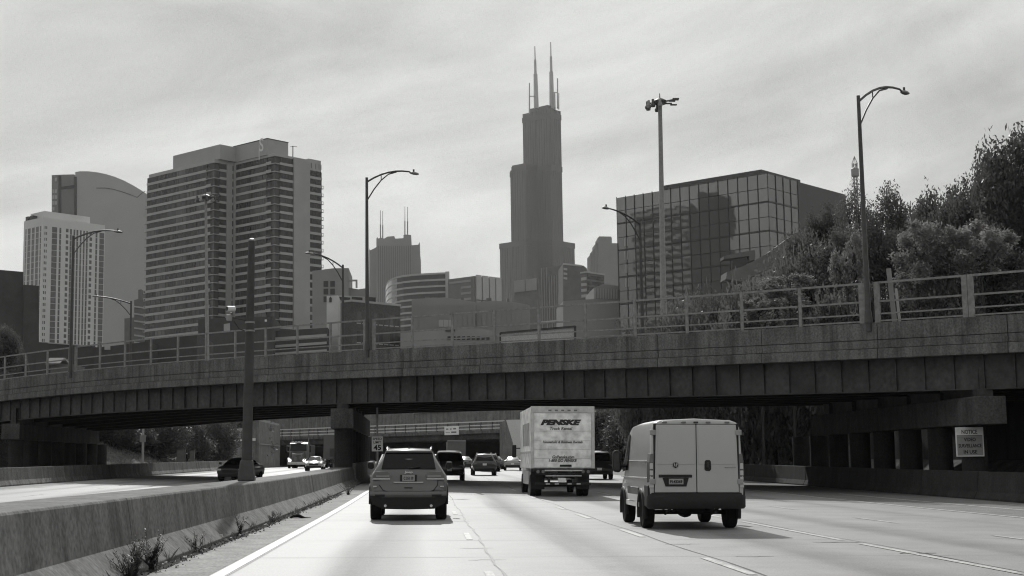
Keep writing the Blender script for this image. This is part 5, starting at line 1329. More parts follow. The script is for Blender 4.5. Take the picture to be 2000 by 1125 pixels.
def car_ring(y, zb, belt, top, hw, hwr, slope=0.):
    return ring(lambda z: y + slope * (z - zb), [(0, zb), (.78 * hw, zb), (.95 * hw, zb + .09), (hw, zb + (belt - zb) * .55), (.985 * hw, belt - .06), (.94 * hw, belt), (hwr + (.94 * hw - hwr) * .45, belt + (top - belt) * .5), (hwr, top - .07), (.86 * hwr, top), (0, top + .02)])
def slab4(a, b, c, d, t):
    """thin plate of thickness t from four points"""
    a, b, c, d = map(Vector, (a, b, c, d)); n = (b - a).cross(d - a).normalized() * t
    return MB().hexa([a, b, c, d, a + n, b + n, c + n, d + n])
def license_plate(parent, y, z, txt, w=.31, h=.155, back=None, face=-1):
    o = build(MB().box(-w / 2, w / 2, min(y, y + face * .012), max(y, y + face * .012), z - h / 2, z + h / 2), 'license_plate', SIGNW, parent)
    if txt: text(txt, .1, (0, y + face * .0135, z - .005), BLACKL, o, width=w * .78, height=h * .48, bold=.003, rot=(R(90), 0, 0 if face < 0 else math.pi))
    return o
SUV = [(-2.36, .42, .80, .88, .84, .76), (-2.30, .36, 1.00, 1.10, .92, .80), (-2.02, .34, 1.06, 1.60, .94, .60), (-1.5, .33, 1.06, 1.68, .945, .62), (0, .32, 1.05, 1.70, .95, .62), (.55, .32, 1.05, 1.62, .95, .60), (1.25, .33, 1.04, 1.12, .94, .72), (2.0, .36, .92, .98, .92, .76), (2.32, .40, .78, .84, .84, .64)]
SEDAN = [(-2.35, .40, .78, .86, .80, .68), (-2.28, .34, .98, 1.04, .88, .74), (-1.6, .32, 1.0, 1.10, .90, .70), (-1.0, .31, .98, 1.38, .90, .54), (-.2, .31, .97, 1.44, .90, .55), (.45, .31, .96, 1.38, .90, .54), (1.25, .32, .95, 1.00, .89, .68), (2.0, .34, .84, .88, .87, .70), (2.32, .38, .70, .76, .78, .60)]
MINI = [(-2.38, .42, .80, .9, .86, .80), (-2.32, .36, 1.0, 1.15, .94, .86), (-2.18, .34, 1.06, 1.75, .96, .74), (-1.5, .33, 1.06, 1.86, .965, .76), (0, .32, 1.05, 1.88, .97, .76), (.8, .32, 1.05, 1.80, .97, .72), (1.6, .33, 1.02, 1.12, .95, .74), (2.2, .36, .90, .98, .93, .76), (2.45, .40, .76, .84, .84, .64)]
def car(label, kind, paint, X, Y, oncoming=False, yaw=0., cat='car', name='car', tail=True, plate='', group='cars and trucks in traffic', rails=False, lit=False):
    st = {'suv': SUV, 'sedan': SEDAN, 'van': MINI}[kind]
    r = thing(name, label, cat, (0, 0, 0), group)
    build(MB().loft([car_ring(*s) for s in st]), 'body', paint, r, smooth=42, bevel=.03)
    # glazing
    g0, g1 = {'suv': (1, 2), 'sedan': (2, 3), 'van': (1, 2)}[kind]
    def gpt(i, f, x):  # a point on station i at fraction f of the upper half
        y, zb, belt, top, hw, hwr = st[i]; return (x * (.94 * hw + (hwr - .94 * hw) * f) * .90, y, belt + (top - belt) * f)
    a, b = st[g0], st[g1]
    def lerp(p, q, t): return tuple(p[k] + (q[k] - p[k]) * t for k in range(3))
    rb = [(-.88 * a[5], a[0] - .012, a[3] + .0), (.88 * a[5], a[0] - .012, a[3] + .0), (.88 * b[5], b[0] - .012, b[3] - .10), (-.88 * b[5], b[0] - .012, b[3] - .10)]
    rb[0] = lerp(rb[0], rb[3], .10); rb[1] = lerp(rb[1], rb[2], .10)
    dn = Vector((0, -(b[3] - a[3]), (b[0] - a[0]))).normalized() * .02
    rb = [tuple(Vector(p) + dn) for p in rb]
    build(slab4(rb[0], rb[1], rb[2], rb[3], .012), 'rear_window', CARGLASS, r)
    f0, f1 = len(st) - 4, len(st) - 3
    a, b = st[f1], st[f0]
    wf = [(-.9 * a[5], a[0], a[3]), (.9 * a[5], a[0], a[3]), (.9 * b[5], b[0], b[3] - .03), (-.9 * b[5], b[0], b[3] - .03)]
    up = Vector((0, (b[3] - a[3]), -(b[0] - a[0]))).normalized() * .035
    wf = [tuple(Vector(p) + up) for p in wf]
    build(slab4(wf[1], wf[0], wf[3], wf[2], .012), 'windshield', CARGLASS, r)
    i0, i1 = g1, f0
    for s in (-1, 1):
        q = []
        for i, f in ((i0, .12), (f1, .3), (i1, .80), (i0, .80)):
            y, zb, belt, top, hw, hwr = st[i]
            if i == f1: y, belt, top, hw, hwr = st[f1][0] - .35, st[i1][2], st[i1][3], st[i1][4], st[i1][5]; f = .12
            q.append(Vector((s * (.94 * hw + (hwr - .94 * hw) * f + .018), y + (.12 if i == i0 else 0), belt + (top - belt) * f)))
        build(slab4(*(q if s > 0 else [q[1], q[0], q[3], q[2]]), .01), 'side_window', CARGLASS, r)
    L0, L1 = st[0][0], st[-1][0]; hw = st[4][4]; wr = .36 if kind != 'sedan' else .33
    for y in (L0 + .95, L1 - .92):
        for s in (-1, 1): wheel(r, s * (hw - .115), y, wr, .24)
    build(MB().box(-hw * .82, hw * .82, L0 - .03, L0 + .15, .32, .56), 'rear_bumper', BLACKP, r, bevel=.04)
    build(MB().box(-hw * .82, hw * .82, L1 - .15, L1 + .02, .30, .52), 'front_bumper', BLACKP, r, bevel=.04)
    build(MB().box(-hw * .5, hw * .5, L1 - .12, L1 + .005, .535, .72), 'grille', BLACKP, r, bevel=.02)
    zt = st[1][2]
    for s in (-1, 1):
        build(MB().box(min(s * .6 * hw, s * .93 * hw), max(s * .6 * hw, s * .93 * hw), st[1][0] - .05, st[1][0] + .12, zt - .2, zt - .02), 'tail_light', REDL, r, bevel=.02)
        build(MB().box(min(s * .58 * hw, s * .9 * hw), max(s * .58 * hw, s * .9 * hw), L1 - .16, L1 + .0, .64, .78), 'headlight', LAMPC, r, bevel=.03)
        mx = s * (hw + .02)
        build(MB().loft([[(mx + s * .02 + s * .16 * dx, st[f1][0] - .42 + dy, 1.02 + dz) for dx, dz in ((0, 0), (1, .02), (1, .15), (0, .16))] for dy in (0, .1)]), 'mirror', paint, r, bevel=.02)
    license_plate(r, L0 - .032, .68 if kind != 'suv' else .86, plate)
    if rails:
        for s in (-1, 1): build(MB().path([(s * .55, -1.7, 1.69), (s * .56, -1.4, 1.75), (s * .56, .1, 1.76), (s * .55, .4, 1.68)], .022, 6), 'roof_rail', CHROME, r, smooth=60)
    place(r, X, Y + (2.36 if not oncoming else 2.32), (math.pi if oncoming else 0) + yaw)
    return r
SILVER, WHITE_, BLACK_, GREY_, DARK_ = carpaint('silver_paint', .34, .3), carpaint('white_car_paint', .62), carpaint('black_paint', .012), carpaint('grey_paint', .13, .2), carpaint('dark_grey_paint', .035)
def xat(px, Y): return (px - 832) * Y / F
car('black boxy estate car just right of the silver grey sport utility car', 'van', BLACK_, xat(878, 90), 90, cat='car')
car('dark grey sport utility car ahead in the middle lane between others', 'suv', DARK_, xat(946.5, 112), 112, plate='', rails=True)
car('dark car mostly hidden behind the dark grey sport utility car', 'suv', DARK_, xat(958, 138), 138, rails=True)
car('grey sedan furthest right in the group behind the dark cars', 'sedan', GREY_, xat(969, 160), 160)
car('grey sedan glinting in the sun left of the dark cars', 'sedan', GREY_, xat(909, 168), 168)
car('silver sedan just left of the rental truck cab', 'sedan', SILVER, xat(1004, 146), 146, yaw=R(-4))
car('black tall van half hidden behind the right side of the rental truck', 'van', BLACK_, xat(1170, 94), 94, cat='van', name='van')
car('white pickup like car far ahead behind the silver grey sport utility car', 'suv', WHITE_, xat(855, 172), 172)
car('pale sedan driving towards us in the sunlit oncoming lanes', 'sedan', SILVER, xat(617, 143), 143, oncoming=True)
car('small pale car far off beside the thin dark post in the oncoming lanes', 'suv', WHITE_, xat(661, 192), 192, oncoming=True)
car('black car in the bridge shade partly hidden by the median pole, coming towards us', 'sedan', BLACK_, -11.3, 87, oncoming=True, yaw=R(-9))

# --- box trailers far off
def trailer(label, px0, px1, yt, Y, X=None):
    a, b = at(px0, yt, Y), at(px1, yt, Y); xc = (a.x + b.x) / 2; w = (b.x - a.x) / 2
    r = thing('box_trailer', label, 'trailer', (0, 0, 0), 'cars and trucks in traffic'); zt = a.z - rz(xc, Y)
    m = mat('trailer_side', .11, .6, .4, .15, .8)
    build(MB().box(-w, w, 0, 9, 1.1, zt), 'box', m, r, bevel=.03)
    for s in (-1, 1): build(MB().box(min(s * .03, s * (w - .08)), max(s * .03, s * (w - .08)), -.05, -.002, 1.2, zt - .12), 'door', m, r)
    build(MB().box(-w, w, -.06, .2, zt + .002, zt + .1), 'roof_rail', LIGHTP, r)
    build(MB().box(-w * .9, w * .9, -.05, .05, .55, .7), 'rear_bumper', BLACKP, r)
    for y in (1.2, 2.5):
        for s in (-1, 1): wheel(r, s * (w - .25), y, .5, .45)
    for s in (-1, 1): build(MB().box(s * (w - .3) - .12, s * (w - .3) + .12, -.07, -.003, .9, 1.05), 'tail_light', REDL, r)
    place(r, xc, Y); return r
trailer('grey box trailer under the far overpass, straight ahead of the traffic', 873, 909, 862, 188)
trailer('grey box trailer in the oncoming lanes under the far overpass beside the pier', 631, 668, 850, 190)

# --- oncoming lorry tractor
def lorry():
    r = thing('lorry', 'dark lorry with bright headlamps and chrome driving towards us in the oncoming lanes', 'truck', (0, 0, 0), 'cars and trucks in traffic')
    P = carpaint('lorry_paint', .10, .2)
    build(MB().loft([ring(y, [(0, .7), (hw, .7), (hw, 1.2), (hw * .92, zt), (0, zt + .04)]) for y, hw, zt in ((-3.4, .62, 1.55), (-3.3, .68, 1.75), (-1.9, .80, 2.0), (-1.7, .95, 2.05))]), 'hood', P, r, smooth=40, bevel=.03)
    build(MB().loft([ring(y, [(0, .8), (1.12, .8), (1.15, 1.8), (1.08, zt), (0, zt + .06)]) for y, zt in ((-1.75, 2.05), (-1.35, 3.0), (-.9, 3.15), (.8, 3.2))]), 'cab', P, r, smooth=40, bevel=.04)
    build(slab4((1.0, -1.80, 2.12), (-1.0, -1.80, 2.12), (-.95, -1.44, 2.92), (.95, -1.44, 2.92), .02), 'windshield', CARGLASS, r)
    build(MB().box(-1.0, 1.0, -1.62, -1.3, 3.06, 3.2), 'sun_visor', CHROME, r, bevel=.02)
    build(MB().box(-.48, .48, -3.46, -3.38, .85, 1.62), 'grille', BLACKP, r)
    for k in range(7): build(MB().box(-.46 + k * .14, -.43 + k * .14, -3.475, -3.461, .88, 1.6), 'grille_bar', CHROME, r)
    build(MB().box(-1.15, 1.15, -3.55, -3.35, .42, .78), 'front_bumper', CHROME, r, bevel=.04)
    for s in (-1, 1):
        build(MB().loft([ring(y, [(0, .55), (.3, .55), (.3, zt), (0, zt + .05)]) for y, zt in ((-3.35, 1.0), (-2.9, 1.25), (-2.2, 1.2))]), 'fender', P, r, smooth=40).location = (s * .9, 0, 0)
        hl = build(MB().lathe((s * .88, -3.40, .95), [(.19, 0), (.17, .08), (.05, .12)], 12, 'Y'), 'headlight', LAMPON, r, smooth=40); hl.scale = (1, 1, 1)
        build(MB().box(s * 1.42 - .11, s * 1.42 + .11, -1.7, -1.55, 1.95, 2.75), 'mirror', BLACKP, r, bevel=.03)
        build(MB().path([(s * 1.1, -1.5, 2.7), (s * 1.42, -1.6, 2.7)], .025, 5).path([(s * 1.1, -1.5, 2.0), (s * 1.42, -1.6, 2.0)], .025, 5), 'mirror_arm', CHROME, r)
        build(MB().tube((s * 1.0, .95, .9), (s * 1.0, .95, 3.7), .09, n=10), 'exhaust_stack', CHROME, r, smooth=60)
        wheel(r, s * .98, -2.6, .5, .3, m=CHROME)
        for y in (2.6, 3.9): wheel(r, s * .85, y, .5, .6, m=CHROME)
    for k in range(5): build(MB().box(-.7 + k * .35 - .06, -.7 + k * .35 + .06, -1.3, -1.15, 3.205, 3.28), 'marker_light', LAMPC, r)
    build(MB().box(-.45, .45, -2, 5, .75, .95), 'chassis', BLACKP, r)
    build(MB().box(-1.2, 1.2, 1.3, 9, 1.0, 2.9), 'load_box', mat('lorry_load', .05, .7), r, bevel=.03)
    Y = 176; place(r, xat(585, Y), Y + 3.5, 0)
    return r
LAMPON = bpy.data.materials.new('lit_headlamp'); LAMPON.use_nodes = True
LAMPON.node_tree.nodes['Principled BSDF'].inputs['Emission Color'].default_value = (1, 1, .97, 1); LAMPON.node_tree.nodes['Principled BSDF'].inputs['Emission Strength'].default_value = 3.0
lorry()

# --- the sport utility car in front of us
def near_suv():
    P = carpaint('suv_grey_paint', .095, .15, .3)
    r = thing('sport_utility_car', 'grey sport utility car seen from behind in the near left lane', 'car')
    st = [(-2.40, .48, .70, .78, .84, .80, 0), (-2.37, .44, .86, .95, .90, .84, 0), (-2.33, .42, 1.0, 1.06, .925, .85, 0), (-2.27, .40, 1.10, 1.20, .93, .79, 0), (-2.12, .38, 1.13, 1.46, .935, .665, 0), (-1.94, .36, 1.13, 1.64, .94, .59, 0), (-1.7, .34, 1.12, 1.70, .94, .585, 0), (-.6, .33, 1.10, 1.74, .945, .60, 0), (.4, .33, 1.09, 1.70, .945, .60, 0), (.8, .33, 1.08, 1.58, .945, .60, 0), (1.45, .33, 1.06, 1.16, .94, .74, 0), (2.1, .36, .98, 1.04, .92, .78, 0), (2.40, .42, .80, .86, .82, .64, 0)]
    build(MB().loft([car_ring(*s) for s in st]), 'body', P, r, smooth=50, bevel=.035)
    # spoiler over the glass
    build(MB().loft([[(x, y, z + .018 * (1 - (x / .6) ** 2)) for x, z in ((-.57, 1.625), (.57, 1.625), (.56, 1.69), (-.56, 1.69))] for y in (-2.06, -1.7)]), 'spoiler', P, r, bevel=.02)
    # rear window
    def rg(x0, x1, y0, z0, y1, z1, m, name, t=.014, o=.02):
        return build(slab4((-x0, y0 - o, z0), (x0, y0 - o, z0), (x1, y1 - o, z1), (-x1, y1 - o, z1), t), name, m, r)
    rg(.655, .575, -2.245, 1.235, -1.99, 1.615, CARGLASS, 'rear_window')
    build(MB().path([(.0, -2.30, 1.25), (.28, -2.275, 1.29)], .012, 6), 'rear_wiper', BLACKP, r)
    # tailgate panel with its own outline
    q = [(-.62, -2.285, 1.215), (.62, -2.285, 1.215), (.70, -2.345, 1.06), (.69, -2.385, .86), (.60, -2.40, .735), (.50, -2.40, .705), (-.50, -2.40, .705), (-.60, -2.40, .735), (-.69, -2.385, .86), (-.70, -2.345, 1.06)]
    vs = [Vector(p) + Vector((0, -.028, 0)) for p in q]; c = Vector((0, -2.375, .97))
    mb = MB(); n = len(q)
    mb.add(vs + [v + Vector((0, .05, 0)) for v in vs] + [Vector((0, -2.425, .95))], [(i, (i + 1) % n, 2 * n) for i in range(n)] + [(i, n + i, n + (i + 1) % n, (i + 1) % n) for i in range(n)])
    build(mb, 'tailgate', P, r, smooth=60)
    mb = MB()
    pl = [Vector(p) + Vector((0, -.02, 0)) for p in q[2:9]]
    build(MB().path([(p.x * 1.012, p.y - .004, p.z - .006) for p in pl], .010, 5), 'tailgate_gap', BLACKP, r)
    build(MB().box(-.36, .36, -2.46, -2.40, .905, .93), 'tailgate_trim', CHROME, r, bevel=.006)
    build(MB().box(-.10, .10, -2.455, -2.41, .775, .80), 'latch_handle', BLACKP, r, bevel=.006)
    tx = text('Jeep', .12, (0, -2.385, 1.155), CHROME, r, width=.2, height=.075, bold=.003)
    build(MB().box(-.2, .2, -2.438, -2.40, .94, 1.10), 'plate_recess', BLACKP, r, bevel=.01)
    license_plate(r, -2.44, 1.02, 'C 351 19', .30, .15).data.materials[0] = GREYS
    for s in (-1, 1):
        X = lambda a, b: (min(s * a, s * b), max(s * a, s * b))
        x0, x1 = X(.43, .80)
        z = [(.41, 1.08), (.45, 1.15), (.52, 1.185), (.80, 1.175), (.86, 1.10), (.875, 1.0), (.47, .985), (.425, 1.03)]
        mb = MB().prism([Vector((s * a, -2.36 + .10 * max(0, a - .68), b)) for a, b in z], (0, -.055 + .0, 0))
        tl = build(mb, 'tail_light', REDL, r, bevel=.012)
        build(MB().box(*X(.44, .86), -2.425, -2.417, .985, 1.012), 'light_bar', CHROME, tl)
        build(MB().box(*X(.46, .78), -2.422, -2.4165, 1.06, 1.075), 'light_bar', LAMPC, tl)
        build(MB().box(*X(.76, .85), -2.45, -2.36, .80, .835), 'reflector', LAMPC, r, bevel=.01)
        build(MB().box(*X(.56, .80), -2.455, -2.36, .575, .63), 'fog_lamp_recess', BLACKP, r, bevel=.01)
        build(MB().path([(s * .53, -1.75, 1.70), (s * .545, -1.6, 1.755), (s * .555, -.2, 1.785), (s * .55, .35, 1.77), (s * .54, .5, 1.71)], .022, 7), 'roof_rail', CHROME, r, smooth=60)
        mx = s * .95
        build(MB().loft([[(mx + s * a, y, 1.22 + b) for a, b in ((-.01, .03), (.06, -.01), (.15, .02), (.165, .12), (.14, .175), (.02, .175), (-.01, .1))] for y in (.82, .98)]), 'mirror', BLACKP, r, bevel=.02)
        build(MB().loft([[(mx + s * a, y, 1.375 + b) for a, b in ((.0, 0), (.155, 0), (.14, .035), (.02, .035))] for y in (.80, 1.0)]), 'mirror_cap', P, r, bevel=.012)
        q4 = [Vector((s * .80, -1.75, 1.20)), Vector((s * .86, 1.0, 1.15)), Vector((s * .665, .45, 1.60)), Vector((s * .64, -1.6, 1.60))]
        q4 = [v + Vector((s * .022, 0, 0)) for v in q4]
        build(slab4(*(q4 if s > 0 else [q4[1], q4[0], q4[3], q4[2]]), .01), 'side_window', CARGLASS, r)
        for y in (-1.45, 1.46): wheel(r, s * .80, y, .385, .265)
        # wheel arches
        for y in (-1.45, 1.46):
            mb = MB(); pts = [(s * .935, y + .47 * math.cos(t), .385 + .47 * math.sin(t)) for t in [math.pi * k / 10 for k in range(11)]]
            build(mb.path(pts, .035, 6), 'wheel_arch', BLACKP, r, smooth=60)
    # bumper: painted upper, black lower with arched bottom edge
    def brow(y, hw, z0, z1): return [(-hw, y, z0), (hw, y, z0), (hw * 1.0, y, z1), (-hw * 1.0, y, z1)]
    build(MB().loft([[(x, -2.40 - .06 * (1 - (x / .95) ** 4) + dy, z) for x in (-.92, -.8, -.5, 0, .5, .8, .92) for z in (zz,)] for zz, dy in ((.56, .02), (.60, 0), (.68, 0), (.705, .03))], cap=False), 'rear_bumper', P, r, smooth=60)
    up = [(-.93, .60), (-.62, .62), (0, .625), (.62, .62), (.93, .60)]; lo = [(-.86, .40), (-.62, .285), (0, .27), (.62, .285), (.86, .40)]
    mb = MB(); vs = [Vector((x, -2.43, z)) for x, z in up] + [Vector((x, -2.41, z)) for x, z in reversed(lo)]
    build(mb.prism(vs, (0, .35, 0)), 'lower_bumper', BLACKP, r, bevel=.02)
    build(MB().box(-.6, .6, -1.9, 1.9, .27, .40), 'underbody', BLACKP, r)
    build(MB().tube((-.55, -2.46, .36), (-.55, -2.1, .36), .035).tube((.55, -2.46, .36), (.55, -2.1, .36), .035), 'exhaust_tip', CHROME, r)
    build(MB().loft([[(x * w, -1.35 + y * w, 1.725 + z) for x, y in ((-.03, 0), (0, -.09), (.03, 0), (0, .12))] for w, z in ((1, 0), (.7, .04), (.3, .075))]), 'roof_antenna', BLACKP, r)
    build(slab4((.66, 1.30, 1.20), (-.66, 1.30, 1.20), (-.56, .86, 1.58), (.56, .86, 1.58), .03), 'windshield', CARGLASS, r)
    place(r, xat(798, 34.9), 34.9 + 2.42)
near_suv()

# --- the white delivery van
def cargo_van():
    P = mat('van_white_paint', .43, .38, .5, .07, .9, coat=.5, stretch=(1, 1, .5))
    r = thing('delivery_van', 'white low roof delivery van seen from behind in the near right lane', 'van')
    def vr_(y, zb, top, hw, hwr, k=0):
        return ring(y, [(0, zb), (hw * .9, zb), (hw * .985, zb + .08), (hw, zb + .35), (hw, 1.0), (hw * .985, 1.3), (hw * .96, 1.6), (hwr + .035, top - .17), (hwr - .03, top - .05), (hwr - .16, top - .005), (0, top + .03)])
    st = [(-2.48, .52, 2.24, .985, .875), (-2.44, .48, 2.28, 1.0, .895), (-2.2, .46, 2.29, 1.015, .90), (0, .42, 2.29, 1.02, .90), (1.0, .42, 2.26, 1.02, .89), (1.25, .42, 2.18, 1.02, .86), (1.75, .42, 1.75, 1.01, .80), (2.05, .42, 1.42, .99, .84), (2.45, .46, 1.2, .93, .8), (2.55, .5, 1.0, .84, .7)]
    body = [vr_(*s) for s in st[:6]]
    def lowr(y, zb, top, hw, hwr): return ring(y, [(0, zb), (hw * .9, zb), (hw * .985, zb + .08), (hw, zb + .3), (hw, .85), (hw * .985, .98), (hw * .95, 1.08), (hwr + .03, top - .12), (hwr - .03, top - .05), (hwr - .14, top - .005), (0, top + .03)])
    body += [lowr(*s) for s in st[6:]]
    build(MB().loft(body), 'body', P, r, smooth=38, bevel=.03)
    # rear doors, each a panel with a dark gap between
    y = -2.482
    for s, x0, x1 in ((-1, -.885, -.008), (1, .008, .885)):
        q = [(x0 if s < 0 else x0, y, .775), (x1, y, .775), (x1 if s < 0 else x1 * .955, y, 2.185), (x0 * .955 if s < 0 else x0, y, 2.185)]
        mb = MB().prism([Vector(p) for p in q], (0, -.028, 0))
        d = build(mb, 'rear_door', P, r, bevel=.012)
        inner = [(x0 + .05 if s < 0 else x0 + .03, y - .029, 1.36), (x1 - (.03 if s < 0 else .05), y - .029, 1.36), (x1 * (1 if s < 0 else .95) - (.03 if s < 0 else .05), y - .029, 2.13), (x0 * (.95 if s < 0 else 1) + (.05 if s < 0 else .03), y - .029, 2.13)]
        build(MB().prism([Vector(p) for p in inner], (0, -.008, 0)), 'door_panel', P, d, bevel=.006)
        for z in (2.02, 1.0):
            hx = s * .905 - (0 if z > 1.5 else s * -.02)
            build(MB().box(hx - .07, hx + .055, y - .05, y - .002, z - .055, z + .055), 'hinge', mat('van_hinge', .3, .4, .5, .2, 10), r, bevel=.012)
    build(MB().box(-.9, .9, -2.487, -2.484, .765, 2.2), 'door_gap', BLACKP, r)
    # handle, emblem, badge, plate recess
    hd = build(MB().loft([[(.235 + w * a, -2.512 - d_, 1.335 + h * b) for a, b in ((-1, -.7), (-.6, -1), (.6, -1), (1, -.7), (1, .7), (.6, 1), (-.6, 1), (-1, .7))] for w, h, d_ in ((.07, .115, 0), (.065, .11, .012))]), 'door_handle', BLACKP, r)
    build(MB().box(.205, .262, -2.545, -2.522, 1.28, 1.40), 'handle_grip', DARKG, hd, bevel=.01)
    em = build(MB().prism([Vector(p) for p in ((-.50, -2.521, 1.385), (-.445, -2.521, 1.40), (-.39, -2.521, 1.385), (-.39, -2.521, 1.32), (-.445, -2.521, 1.275), (-.50, -2.521, 1.32))], (0, -.012, 0)), 'emblem', BLACKP, r)
    for s in (-1, 1): build(MB().prism([Vector((-.445 + s * a, -2.534, b)) for a, b in ((.006, 1.30), (.03, 1.325), (.045, 1.375), (.02, 1.388), (.006, 1.35))], (0, -.006, 0)), 'emblem_horn', CHROME, em)
    build(MB().box(.59, .83, -2.526, -2.511, 1.29, 1.312), 'badge_strip', CHROME, r, bevel=.004)
    build(MB().box(-.80, -.10, -2.53, -2.511, 1.085, 1.145), 'plate_lamp_bar', BLACKP, r, bevel=.01)
    build(MB().prism([Vector(p) for p in ((-.72, -2.511, 1.08), (-.17, -2.511, 1.08), (-.22, -2.511, .90), (-.66, -2.511, .90))], (0, -.008, 0)), 'plate_recess', BLACKP, r)
    pl = build(MB().box(-.59, -.285, -2.535, -2.522, .945, 1.06), 'license_plate', GREYS, r)
    text('P143369', .1, (-.4375, -2.5365, 1.0), BLACKL, pl, width=.255, height=.065, bold=.003)
    # lamps
    for s in (-1, 1):
        X = lambda a, b: (min(s * a, s * b), max(s * a, s * b))
        tl = build(MB().loft([[(s * a, yy, z) for a, yy, z in ((.895, -2.50, zz), (.99 - .0 + w, -2.47, zz), (1.03 + w, -2.36, zz), (.93, -2.34, zz))] for zz, w in ((.98, .0), (1.2, .003), (1.4, -.005), (1.58, -.022))]), 'tail_light', REDL, r, bevel=.012)
        for z0, z1 in ((1.02, 1.10), (1.13, 1.23), (1.26, 1.38)): build(MB().box(*X(.915, .985), -2.512, -2.498, z0, z1), 'lens', LAMPC, tl, bevel=.01)
        build(MB().box(*X(.90, .995), -2.505, -2.43, .875, .97), 'corner_reflector', LAMPC, r, bevel=.01)
        build(MB().box(*X(.72, .97), -2.53, -2.45, .60, .66), 'bumper_reflector', REDL, r, bevel=.01)
        # mirrors
        build(MB().loft([[(s * (1.09 + a), yy, 1.18 + b) for a, b in ((0, .02), (.05, -.02), (.17, .0), (.2, .1), (.2, .42), (.15, .5), (.03, .49), (0, .42))] for yy in (1.42, 1.55)]), 'mirror', BLACKP, r, bevel=.03)
        build(MB().loft([[(s * (1.105 + a), 1.415, 1.2 + b) for a, b in ((0.02, .03), (.15, .02), (.17, .40), (.03, .44))], [(s * (1.105 + a), 1.41, 1.2 + b) for a, b in ((0.02, .03), (.15, .02), (.17, .40), (.03, .44))]]), 'mirror_glass', DARKG, r)
        build(MB().path([(s * .98, 1.5, 1.3), (s * 1.12, 1.5, 1.32)], .04, 6), 'mirror_arm', BLACKP, r)
        build(slab4(*([Vector((s * 1.024, .72, 1.22)), Vector((s * 1.022, 1.62, 1.18)), Vector((s * .93, 1.2, 2.02)), Vector((s * .945, .76, 2.04))] if s > 0 else [Vector((s * 1.022, 1.62, 1.18)), Vector((s * 1.024, .72, 1.22)), Vector((s * .945, .76, 2.04)), Vector((s * .93, 1.2, 2.02))]), .012), 'side_window', CARGLASS, r)
        # side trim, wheel arch cladding
        for z0, z1 in ((.70, .86),): build(MB().box(*X(1.018, 1.04), -1.05, .72, z0, z1), 'side_moulding', mat('van_grey_moulding', .10, .6), r, bevel=.01)
        build(MB().box(*X(1.012, 1.03), -2.3, 1.9, 1.06, 1.085), 'body_crease', P, r, bevel=.008)
        build(MB().box(*X(.985, 1.02), -2.3, .6, 1.42, 1.445), 'body_crease', P, r, bevel=.008)
        build(MB().box(*X(.985, 1.03), -1.1, 1.1, .43, .55), 'sill', P, r, bevel=.02)
        for yc in (-1.42, 1.58):
            wheel(r, s * .895, yc, .365, .235, m=mat('steel_wheel', .10, .5))
            pts = [(s * 1.005, yc + .45 * math.cos(t), .365 + .43 * math.sin(t)) for t in [-.35 + (math.pi + .7) * k / 12 for k in range(13)]]
            build(MB().path(pts, .055, 7), 'wheel_arch', BLACKP, r, smooth=60)
            mb = MB(); pts = [Vector((s * 1.021, yc + .42 * math.cos(t), .365 + .40 * math.sin(t))) for t in [-.3 + (math.pi + .6) * k / 12 for k in range(13)]]
            build(mb.prism(pts, (-s * .012, 0, 0)), 'wheel_well', mat('wheel_well_black', .004, .95, .1), r)
    # bumper
    prf = lambda z, d_: [(-1.035 + d_, -2.30, z), (-1.03 + d_, -2.46 + d_, z), (-.93, -2.575 + d_, z), (0, -2.60 + d_, z), (.93, -2.575 + d_, z), (1.03 - d_, -2.46 + d_, z), (1.035 - d_, -2.30, z)]
    build(MB().loft([prf(.44, .03), prf(.48, 0), prf(.70, 0), prf(.77, .06)], cap=True), 'rear_bumper', BLACKP, r, smooth=50)
    for s in (-1, 1): build(MB().box(min(s * .93, s * 1.025), max(s * .93, s * 1.025), -2.47, -1.9, .47, .93), 'bumper_corner', BLACKP, r, bevel=.03)
    # underneath
    build(MB().tube((-.8, -1.42, .34), (.8, -1.42, .34), .05, n=10), 'rear_axle', BLACKP, r)
    build(MB().path([(-.5, -1.0, .42), (-.5, -1.42, .30), (-.5, -2.2, .45)], .03, 5).path([(.5, -1.0, .42), (.5, -1.42, .30), (.5, -2.2, .45)], .03, 5), 'leaf_spring', BLACKP, r)
    build(MB().path([(.15, 1.5, .36), (.2, -.8, .34), (.25, -1.6, .42), (.4, -2.5, .37)], .035, 7), 'exhaust', BLACKP, r)
    build(MB().lathe((.05, -.6, .33), [(.12, -.35), (.14, 0), (.12, .35)], 10, 'Y'), 'muffler', BLACKP, r)
    build(MB().lathe((-.1, -2.0, .45), [(.33, -.08), (.34, 0), (.33, .06)], 18), 'spare_wheel', RUBBER, r)
    build(MB().box(-.7, .7, -.4, 2.1, .36, .46), 'underbody', BLACKP, r)
    # roof marker lamps
    for x in (-.66, -.26, 0, .26, .66): build(MB().box(x - .05, x + .05, -2.515, -2.47, 2.215, 2.25), 'marker_light', REDL if x else DARKG, r, bevel=.008)
    build(slab4((.86, 2.0, 1.38), (-.86, 2.0, 1.38), (-.8, 1.32, 2.12), (.8, 1.32, 2.12), .04), 'windshield', CARGLASS, r)
    for k in range(3): build(MB().box(-1.024, -1.0, -1.95 + k * .14, -1.90 + k * .14, 1.36, 1.40), 'vent_dot', LAMPC, r)
    place(r, xat(1362, 29.9), 29.9 + 2.5, R(-.6))
cargo_van()

